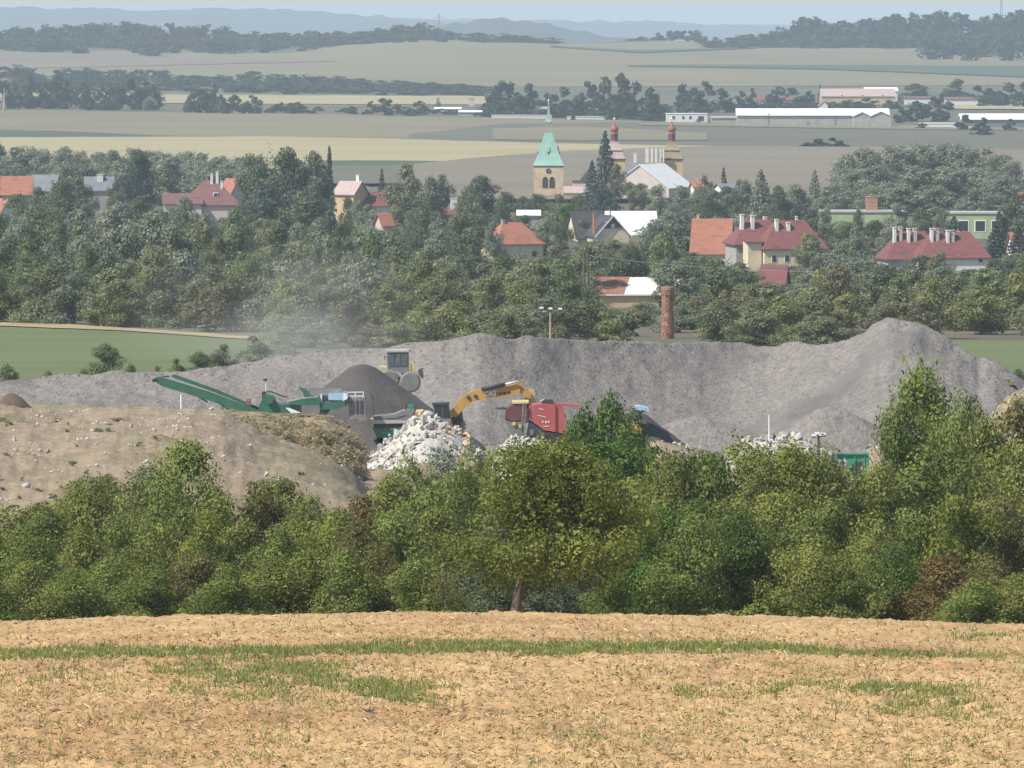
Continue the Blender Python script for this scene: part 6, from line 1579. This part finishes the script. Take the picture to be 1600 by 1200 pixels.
zf = float(zg(0, 440))
heap('gravel_heap', 'dark grey gravel cone beside the green screener, below the wheel loader', 566, 568.5, 444.5, 9.4, 6.6, zf - .2, 'dark_gravel', 5)
heap('gravel_heap', 'dark gravel cone under the end of the red crusher conveyor', 1000, 647, 431, 4.6, 4, float(zg(0, 431)) - .2, 'dark_gravel', 9)
heap('gravel_heap', 'low wide grey heap filling the pit floor right of the dark cone', 1095, 652, 440, 8.5, 5, float(zg(0, 440)) - .3, 'gravel', 21, .3, .5)
heap('gravel_heap', 'low grey heap at the foot of the pointed grey peak', 1305, 640, 434, 7.5, 4, float(zg(0, 434)) - .5, 'gravel', 13, .3, .5)
sh_ = heap('soil_heap', 'rough dark brown soil heap at the left edge on the rubble mound', 18, 621, 396, 2.4, 2.2, zpx(658, 396) - .3, 'soil', 15, .3, .5)


def rock_mesh(name, seed, m):
    r = np.random.default_rng(seed)
    n = 14
    p = unit(r.normal(size=(n, 3))) * r.uniform(.75, 1.0, (n, 1)) * np.array([1, .8, .6]) * .5
    import bmesh
    bm = bmesh.new()
    for q in p: bm.verts.new(q)
    bmesh.ops.convex_hull(bm, input=list(bm.verts))
    for v in [v for v in bm.verts if not v.link_faces]: bm.verts.remove(v)
    me = bpy.data.meshes.new(name); bm.to_mesh(me); bm.free()
    me.materials.append(m)
    return me


ROCK = [rock_mesh('rubble_block', 60 + k, M['rubble']) for k in range(7)]
ROCK_T = [rock_mesh('rubble_block', 80 + k, M['rubble_tan']) for k in range(3)]


def rocks_stuff(name, pts, sizes, m, seed, label, parent=None):
    r = np.random.default_rng(seed)
    V = []; F = []; n0 = 0
    arr = []
    for k in range(5):
        me = rock_mesh('tmp', seed + 7 * k, m)
        v = np.array([q.co for q in me.vertices]); f = np.array([list(q.vertices) for q in me.polygons if len(q.vertices) == 3])
        arr.append((v, f)); bpy.data.meshes.remove(me)
    for i, (p, s) in enumerate(zip(pts, sizes)):
        v, f = arr[i % 5]
        a, b = r.uniform(0, 6.28, 2)
        rm = np.array(Matrix.Rotation(a, 3, 'Z') @ Matrix.Rotation(b, 3, 'X'))
        V.append(v @ rm.T * s + p); F.append(f + n0); n0 += len(v)
    o = link(name, fast_mesh(name, np.concatenate(V), np.concatenate(F)), m, parent)
    return tag(o, label, kind='stuff')


def rubble_bank(name, label, cy_, d0, x0, x1, seed, nblocks, smin, smax, nsmall, base_drop=80, m='rubble', tan=None, back=8):
    xs = np.arange(x0, x1 + 1, 3.)
    o, X, D, Zz = relief(name, xs, [
        (lambda x: d0 - 9, lambda x: float(zg(0, d0 - 9)) - .8, 'z'),
        (lambda x: d0 - 7, lambda x: cy_(x) + base_drop, 'px'),
        (lambda x: d0 - 3, lambda x: cy_(x) + base_drop * .42, 'px'),
        (lambda x: d0, lambda x: cy_(x) + 2, 'px'),
        (lambda x: d0 + 1.5, lambda x: zpx(cy_(x), d0) - .5, 'z'),
        (lambda x: d0 + back, lambda x: float(zg(0, d0 + 8)) - .8, 'z')], M[m], sub=6, amp=.35, sc=1.3, seed=seed, kind=None)
    tag(o, label, 'rubble heap')
    r = np.random.default_rng(seed)
    nr = int(len(X) * .72)
    i = r.integers(6, nr, nblocks); j = r.integers(0, X.shape[1], nblocks)
    for q in range(nblocks):
        p = np.array([X[i[q], j[q]], D[i[q], j[q]], Zz[i[q], j[q]]])
        s = smin + (smax - smin) * r.uniform(0, 1) ** 2.2
        px = p[0] / p[1] * FPX + 800
        me = ROCK[q % 7]
        if tan and tan[0] < px < tan[1] and r.uniform() < .75: me = ROCK_T[q % 3]
        b = bpy.data.objects.new('rubble_block', me); C.objects.link(b); b.parent = o
        b.location = p + np.array([r.normal() * .1, -s * .12, s * .12]); b.scale = (s, s * r.uniform(.7, 1.1), s * r.uniform(.6, 1))
        b.rotation_euler = r.uniform(0, 6.28, 3)
    i = r.integers(6, nr, nsmall); j = r.integers(0, X.shape[1], nsmall)
    pts = np.stack([X[i, j], D[i, j], Zz[i, j]], 1) + r.normal(size=(nsmall, 3)) * np.array([.15, .1, .05])
    rocks_stuff('small_rubble', pts, r.uniform(.12, .34, nsmall), M['rubble'], seed + 1, None, o)
    return o


rubble_bank('rubble_heap', 'big heap of broken white concrete in front of the excavator', pl([(536, 758), (548, 743), (560, 724), (585, 706), (600, 696), (615, 685), (630, 669), (646, 655), (662, 652), (685, 656), (705, 667), (725, 682), (740, 694), (754, 706), (772, 728), (800, 765)], 5), 418, 534, 800, 31, 300, .38, 1.15, 900, 85, tan=(695, 735))
rubble_bank('rubble_heap', 'small white rubble heap below the ladder of the red crusher', pl([(765, 730), (780, 700), (795, 686), (815, 684), (830, 686), (848, 690), (870, 715)], 3), 412, 765, 872, 37, 70, .35, .8, 160, 60)
rubble_bank('rubble_heap', 'second white rubble bank beside the green container', pl([(1130, 735), (1150, 706), (1165, 688), (1185, 684), (1210, 683), (1240, 684), (1262, 688), (1285, 700), (1310, 718), (1330, 736), (1350, 756), (1370, 780)], 4), 400, 1125, 1370, 41, 160, .35, .9, 380, 70)
rubble_bank('rubble_heap', 'low pale rubble strip at the foot of the second dark gravel cone', pl([(985, 725), (1010, 697), (1030, 688), (1060, 692), (1085, 700), (1105, 710), (1130, 730)], 4), 421, 985, 1130, 47, 40, .25, .55, 120, 50, m='mound')
rubble_bank('debris_heap', 'grey brown debris heap between the green container and the tall green tree', pl([(1320, 740), (1340, 712), (1360, 696), (1385, 688), (1410, 684), (1450, 690), (1500, 710), (1540, 780)], 4), 414, 1320, 1540, 53, 40, .3, .7, 260, 60, m='mound')
rubble_bank('debris_heap', 'pale pinkish debris at the right edge above the hedgerow', pl([(1540, 660), (1570, 626), (1590, 612), (1620, 606), (1660, 620), (1700, 680), (1740, 790)], 4), 424, 1540, 1740, 59, 40, .3, .7, 200, 60, m='mound')
# clods of the brown heap
r = np.random.default_rng(12)
a = r.uniform(0, 6.28, 260); s = r.uniform(0, .95, 260) ** .6
pts = np.stack([s * np.cos(a) * 2.5, s * np.sin(a) * 2.2, (1 - s) * (zpx(621, 396) - zpx(658, 396) + .3) + .05], 1)
rocks_stuff('soil_clods', pts, r.uniform(.12, .42, 260), M['soil'], 90, None, sh_)

# stones strewn over the mound
r = np.random.default_rng(14)
n = 25000
nr = mX.shape[0]
i = r.integers(12, int(nr * .72), n); j = r.integers(0, mX.shape[1], n)
px = mX[i, j] / mD[i, j] * FPX + 800
py = 15 + (CZ - mZ[i, j]) / mD[i, j] * FPX
w = .10 + 1.0 * smooth(.03, .3, fbm(mX[i, j] / 2.2, mD[i, j] / 8., 21, 3)) * (px < 350) + .12 * (px < 120)
k = (r.uniform(0, 1, n) < w * (1 - .75 * smooth(330, 380, px))) & (py > 640)
pts = np.stack([mX[i, j], mD[i, j], mZ[i, j]], 1)[k] + np.array([0, 0, .02])
sz = .05 + .30 * r.uniform(0, 1, len(pts)) ** 6
rocks_stuff('scattered_stones', pts, sz, M['rubble'], 95, 'pale stones and broken concrete strewn over the earth mound')
for k_, (x, y, dd, s) in enumerate([(388, 704, 372, .7), (72, 702, 360, .6), (40, 668, 372, .5), (300, 775, 338, .55), (248, 755, 345, .55), (128, 668, 372, .45), (330, 640, 388, .45), (435, 758, 352, .5), (415, 745, 352, .45), (40, 770, 335, .5), (20, 690, 366, .5), (205, 668, 372, .4), (228, 718, 355, .5)]):
    jj = int(np.argmin(abs(mx_ - x))); ii = 12 + int(np.argmin(abs(15 + (CZ - mZ[12:int(nr * .7), jj]) / mD[12:int(nr * .7), jj] * FPX - y)))
    b = bpy.data.objects.new('concrete_lump', ROCK[k_ % 7] if k_ else ROCK_T[0]); C.objects.link(b)
    b.location = (mX[ii, jj], mD[ii, jj], mZ[ii, jj] + .05); b.scale = (s * 1.4, s, s); b.rotation_euler = r.uniform(0, 6.28, 3)
    where = ['ochre lump of stone on the bare flank of the mound', 'grey concrete lump in the weeds of the mound', 'pale lump below the brown soil heap', 'pale lump beside the tall sapling at its right foot', 'pale lump at the left foot of the tall sapling', 'small pale lump near the weedy crest of the mound', 'pale lump at the mound crest below the green conveyor', 'white lump low on the bare flank above the hedgerow', 'smaller white lump low on the bare flank', 'pale lump above the hedgerow left of the black plastic', 'whitish lump on the mound at the left edge', 'small lump among green weeds on the mound', 'pale lump above the tall sapling'][k_]
    tag(b, where, 'stone', 'concrete lumps on the mound')
# stones in the spoil
r = np.random.default_rng(33)
n = 5200
i = r.integers(14, int(bX.shape[0] * .72), n); j = r.integers(0, bX.shape[1], n)
rocks_stuff('spoil_stones', np.stack([bX[i, j], bD[i, j], bZ[i, j]], 1) + np.array([0, 0, .03]), .05 + .17 * r.uniform(0, 1, n) ** 5, M['gravel'], 120, 'small grey stones scattered over the spoil bank')
# black plastic heap
jj = int(np.argmin(abs(mx_ - 105))); ii = 12 + int(np.argmin(abs(15 + (CZ - mZ[12:int(nr * .7), jj]) / mD[12:int(nr * .7), jj] * FPX - 790)))
pc = np.array([mX[ii, jj], mD[ii, jj], mZ[ii, jj]])
t = thing('plastic_heap', 'heap of crumpled black and blue plastic sacks low on the earth mound', 'rubbish', pc)
for k_, (dx, dz, s) in enumerate([(-.65, .45, .55), (-.2, .25, .75), (.25, .4, .6), (.5, .15, .7), (-.4, -.15, .7), (.15, -.2, .65), (.75, -.1, .5)]):
    me = rock_mesh('sack', 130 + k_, M['plastic'])
    o = bpy.data.objects.new('sack', me); C.objects.link(o); o.parent = t
    o.location = (dx, -.25 + .05 * k_, dz + .1); o.scale = (s * 1.25, s, s * .8); o.rotation_euler = r.uniform(0, 6.28, 3)
b = MB(); b.bar((.4, -.5, .2), (1.25, -.6, -.7), .12, .05); b.build('plank', M['tan_post'], t)

# weedy terrace behind the mound crest
wc = pl([(250, 652), (300, 648), (360, 650), (450, 656), (510, 660), (540, 680), (560, 712), (580, 752), (600, 800), (650, 900)], 6)
wx = np.arange(-420, 652, 4.)
wcc = lambda x: wc(x) if x > 250 else np.interp(x, [-420, 0, 60, 250], [642, 640, 640, 648])
tr_, tX, tD, tZ = relief('weedy_terrace', wx, [
    (lambda x: 394, lambda x: zpx(max(mcrest(x), wcc(x)), 392) - 1.6, 'z'),
    (lambda x: 398, lambda x: max(wcc(x) + 16, min(mcrest(x) + 6, wcc(x) + 44)), 'px'),
    (lambda x: 404, wcc, 'px'), (lambda x: 409, lambda x: zpx(wcc(x), 404) - .4, 'z'), (lambda x: 419, lambda x: float(zg(0, 418)) - .6, 'z')], M['weed_earth'], sub=6, amp=.3, sc=2, seed=61)
r = np.random.default_rng(16)
it = {'brown': [], 'olive': []}
for k_ in range(390):
    x = r.uniform(345, 570) if k_ < 300 else r.uniform(-60, 345)
    jj = int(np.argmin(abs(wx - x))); ii = int(r.integers(3, 17 if x > 340 else 15))
    h = r.uniform(.5, 1.25) if x > 340 else r.uniform(.2, .45)
    ylim = float(np.interp(x, [340, 400, 500, 540, 575], [642, 648, 650, 662, 700])) + r.uniform(-5, 16)
    h = min(h, zpx(ylim, tD[ii, jj]) - tZ[ii, jj])
    if h < .15: h = .15
    it['brown' if r.uniform() < .86 else 'olive'].append((tX[ii, jj], tD[ii, jj], tZ[ii, jj] - .1, r.uniform(.9, 1.9), h, 'fw%d' % (k_ % 2)))
LF['dry'] = leaf_mat('leaf_dry_weed', (.42, .34, .205), (.60, .50, .33), .35)
merge_crowns('dry_weeds', it['brown'], None, LF['dry'], 'dry brown weeds on the terrace behind the earth mound', 5)
merge_crowns('green_weeds', it['olive'], None, LF['molive'], 'olive weeds among the dry growth behind the earth mound', 6)
# green weeds on the mound
it = []
for k_ in range(150):
    x = r.uniform(-40, 330); jj = int(np.argmin(abs(mx_ - x))); ii = int(r.integers(14, 42))
    if fbm(x / 60., ii / 9., 71, 2) < .02: continue
    it.append((mX[ii, jj], mD[ii, jj], mZ[ii, jj] - .05, r.uniform(.4, 1.0), r.uniform(.12, .35), 'fu%d' % (k_ % 2)))
merge_crowns('mound_weeds', it, None, LF['myellow'], 'low grey green weeds patching the earth mound', 7)
# dark clods on the field
r = np.random.default_rng(18)
x = r.uniform(-200, 1800, 420); y = 1040 + 220 * r.uniform(0, 1, 420)
p = G(x, y, 78, 203); p[:, 2] = field_z(p[:, 0], p[:, 1]) + .01
rocks_stuff('field_clods', p, .03 + .09 * r.uniform(0, 1, 420) ** 2, M['clod'], 99, 'dark clods scattered over the dry field')
p = G(88., 1119., 78, 203)
b = bpy.data.objects.new('earth_clod', rock_mesh('earth_clod', 140, M['clod'])); C.objects.link(b)
b.location = (p[0], p[1], float(field_z(p[0], p[1])) + .04); b.scale = (.27, .2, .13); b.rotation_euler = (0, .1, .2)
tag(b, 'single large dark clod lying on the dry field at the lower left', 'clod')
p = G(576., 1121., 78, 203)
t = thing('thistle', 'small grey green thistle plant alone on the dry field', 'plant', (p[0], p[1], float(field_z(p[0], p[1]))))
for k_ in range(9):
    a = k_ * .7; m_ = MB()
    q = np.array([math.cos(a), math.sin(a), 0]); n_ = np.array([-math.sin(a), math.cos(a), 0]) * .025
    m_.add([n_ * 0, q * .08 + n_ + np.array([0, 0, .07]), q * .17 + np.array([0, 0, .10 + .02 * (k_ % 3)]), q * .08 - n_ + np.array([0, 0, .07])], [(0, 1, 2, 3)])
    m_.build('leaf', LF['silver'], t)
# crumbs of earth that give the field its grain
p = field_pts(8000, 31)
r = np.random.default_rng(19)
rocks_stuff('earth_crumbs', p + np.array([0, 0, .02]), (.03 + .07 * r.uniform(0, 1, len(p)) ** 2) * (p[:, 1] / 110), M['field'], 103, 'crumbs of tan earth covering the dry field')
# ------------------------------------------------------------------ dust drifting off the bank
def dust(name, label, c, size, dens, seed):
    b = MB()
    import bmesh
    bm = bmesh.new(); bmesh.ops.create_icosphere(bm, subdivisions=3, radius=1.0)
    me = bpy.data.meshes.new(name); bm.to_mesh(me); bm.free()
    m = bpy.data.materials.new(name); m.use_nodes = True
    nt = m.node_tree; N = nt.nodes; L = nt.links; N.clear()
    pv = N.new('ShaderNodeVolumePrincipled'); pv.inputs['Color'].default_value = (.88, .86, .81, 1)
    tc = N.new('ShaderNodeTexCoord')
    ln = N.new('ShaderNodeVectorMath'); ln.operation = 'LENGTH'; L.new(tc.outputs['Object'], ln.inputs[0])
    mr = N.new('ShaderNodeMapRange'); mr.interpolation_type = 'SMOOTHSTEP'; mr.inputs[1].default_value = .15; mr.inputs[2].default_value = .95; mr.inputs[3].default_value = 1; mr.inputs[4].default_value = 0
    L.new(ln.outputs['Value'], mr.inputs[0])
    nz = N.new('ShaderNodeTexNoise'); nz.inputs['Scale'].default_value = 1.6; nz.inputs['Detail'].default_value = 3
    mp = N.new('ShaderNodeMapping'); mp.inputs['Location'].default_value = (seed, seed * .7, 0); L.new(tc.outputs['Object'], mp.inputs[0]); L.new(mp.outputs[0], nz.inputs['Vector'])
    r2 = N.new('ShaderNodeMapRange'); r2.inputs[1].default_value = .36; r2.inputs[2].default_value = .66; L.new(nz.outputs[0], r2.inputs[0])
    mu = N.new('ShaderNodeMath'); mu.operation = 'MULTIPLY'; L.new(mr.outputs[0], mu.inputs[0]); L.new(r2.outputs[0], mu.inputs[1])
    m2 = N.new('ShaderNodeMath'); m2.operation = 'MULTIPLY'; m2.inputs[1].default_value = dens; L.new(mu.outputs[0], m2.inputs[0])
    L.new(m2.outputs[0], pv.inputs['Density'])
    out = N.new('ShaderNodeOutputMaterial'); L.new(pv.outputs[0], out.inputs['Volume'])
    o = link(name, me, m)
    o.location = c; o.scale = size
    return tag(o, label, kind='stuff')


dust('dust', 'thin brown dust cloud drifting over the trees left of the grey bank', P(440, 500, 555), (19, 42, 8.0), .0110, 2.0)
dust('dust', 'thin grey dust around the wheel loader and the dark gravel cone', P(640, 610, 446), (7, 8, 3.6), .035, 5.0)
dust('dust', 'faint grey dust between the excavator and the red crusher', P(790, 650, 440), (6, 7, 3.4), .03, 8.0)

dust('dust', 'pale dust veil over the left part of the grey bank behind the green conveyor', P(480, 565, 452), (11, 9, 3.4), .02, 11.0)
# ------------------------------------------------------------------ a label of its own for each plain tree
LM = [(0, 'left edge of view'), (30, 'orange roofed house on the left'), (165, 'white square chimney'), (315, 'red mansion'), (450, 'big dark tree clump'), (547, 'pink gabled house'), (600, 'long red roof'), (707, 'lone white chimney'), (810, 'hipped orange house'), (857, 'green church spire'), (945, 'white gabled house'), (1010, 'twin towered church'), (1043, 'brick chimney stack'), (1115, 'steep orange roof'), (1205, 'red roofed villa'), (1330, 'green school building'), (1450, 'second red roofed villa'), (1520, 'green school wing'), (1600, 'right edge of view')]
LH = [(0, 'left edge of view'), (105, 'black plastic heap'), (288, 'tall sapling by the mound'), (450, 'bare mound flank'), (600, 'white rubble heap'), (720, 'excavator boom'), (858, 'walnut tree'), (940, 'deep green tree by the crusher'), (1060, 'dark gravel cone'), (1200, 'second white rubble bank'), (1335, 'green container'), (1450, 'tall tree before the grey peak'), (1600, 'right edge of view')]
LF_ = [(50, 'far left edge'), (200, 'pale strip'), (420, 'belt end'), (620, 'lone trees'), (800, 'grey shed'), (960, 'church onion tower'), (1075, 'white flat building'), (1200, 'far houses'), (1280, 'long white warehouse'), (1340, 'yellow barn'), (1470, 'far white walls'), (1560, 'blue hall')]
ORD = ['first', 'second', 'third', 'fourth', 'fifth', 'sixth', 'seventh', 'eighth', 'ninth', 'tenth', 'eleventh', 'twelfth', 'thirteenth', 'fourteenth', 'fifteenth', 'sixteenth', 'seventeenth', 'eighteenth', 'nineteenth', 'twentieth']
_grp = {}
for t in trees:
    root, tone, form, cat, x, top, zone = t
    lm = LH if 'hedge' in zone or 'field edge' in zone else LF_ if 'far plain' in zone else LM
    k = min(lm, key=lambda q: abs(q[0] - x))
    side = 'left of' if x < k[0] - 6 else 'right of' if x > k[0] + 6 else 'below'
    if 'edge of view' in k[1]: side = 'near'
    _grp.setdefault((tone, form, cat, zone, side, k[1]), []).append(t)
for (tone, form, cat, zone, side, lmn), ts in _grp.items():
    ts.sort(key=lambda q: q[4])
    for i, t in enumerate(ts):
        zone2 = zone.replace('behind the grey spoil bank', 'behind the grey bank').replace('among the village houses', 'in the village').replace('in the middle of the hedgerow', 'mid hedge').replace('at the back of the hedgerow', 'back of hedge').replace('in the pale wood below the stubble strip', 'in the pale wood').replace('in the grove on the right behind the green school', 'in the grove').replace('between the green meadow and the grey bank', 'beside the grey bank')
        n = len(ts)
        o = '' if n == 1 else ('leftmost ' if i == 0 else 'rightmost ' if i == n - 1 else ORD[i] + ' ')
        lb = f"{o}{tone} {form} {cat} {zone2}, {side} {lmn}"
        if len(lb.split()) > 16: lb = lb.replace(' in the ', ' in ').replace(' behind the ', ' behind ').replace(' beside the ', ' beside ').replace(' at the ', ' at ').replace(' on the ', ' on ').replace(' of the ', ' of ')
        if len(lb.split()) > 16: lb = lb.replace(' in front of pale wood', ' before pale wood').replace('round crowned', 'round').replace('orange roofed house on left', 'left orange roof')
        t[0]['label'] = lb
# ------------------------------------------------------------------ air
HAZE = 0.9e-4
hz = MB()
y0, y1, z0, z1 = -450., 25600., -45., CZ + 11.
hz.box(((0), (y0 + y1) / 2, (z0 + z1) / 2), (13000, y1 - y0, z1 - z0))
hm = bpy.data.materials.new('haze_air')
hm.use_nodes = True
hn = hm.node_tree
hn.nodes.clear()
pv = hn.nodes.new('ShaderNodeVolumePrincipled')
pv.inputs['Color'].default_value = (.72, .86, 1.0, 1)
pv.inputs['Density'].default_value = HAZE
pv.inputs['Anisotropy'].default_value = 0.0
ho = hn.nodes.new('ShaderNodeOutputMaterial')
hn.links.new(pv.outputs[0], ho.inputs['Volume'])
haze = hz.build('haze', hm)
tag(haze, 'pale summer haze over the whole valley', kind='stuff')
_seen = {}
for o in C.objects:
    if o.type == 'MESH' and o.data.name not in _seen:
        _seen[o.data.name] = sum(len(q.vertices) - 2 for q in o.data.polygons) if len(o.data.polygons) < 3000 else len(o.data.loops) - 2 * len(o.data.polygons)
print('TRIS', sum(_seen.values()), sorted(_seen.items(), key=lambda q: -q[1])[:14])
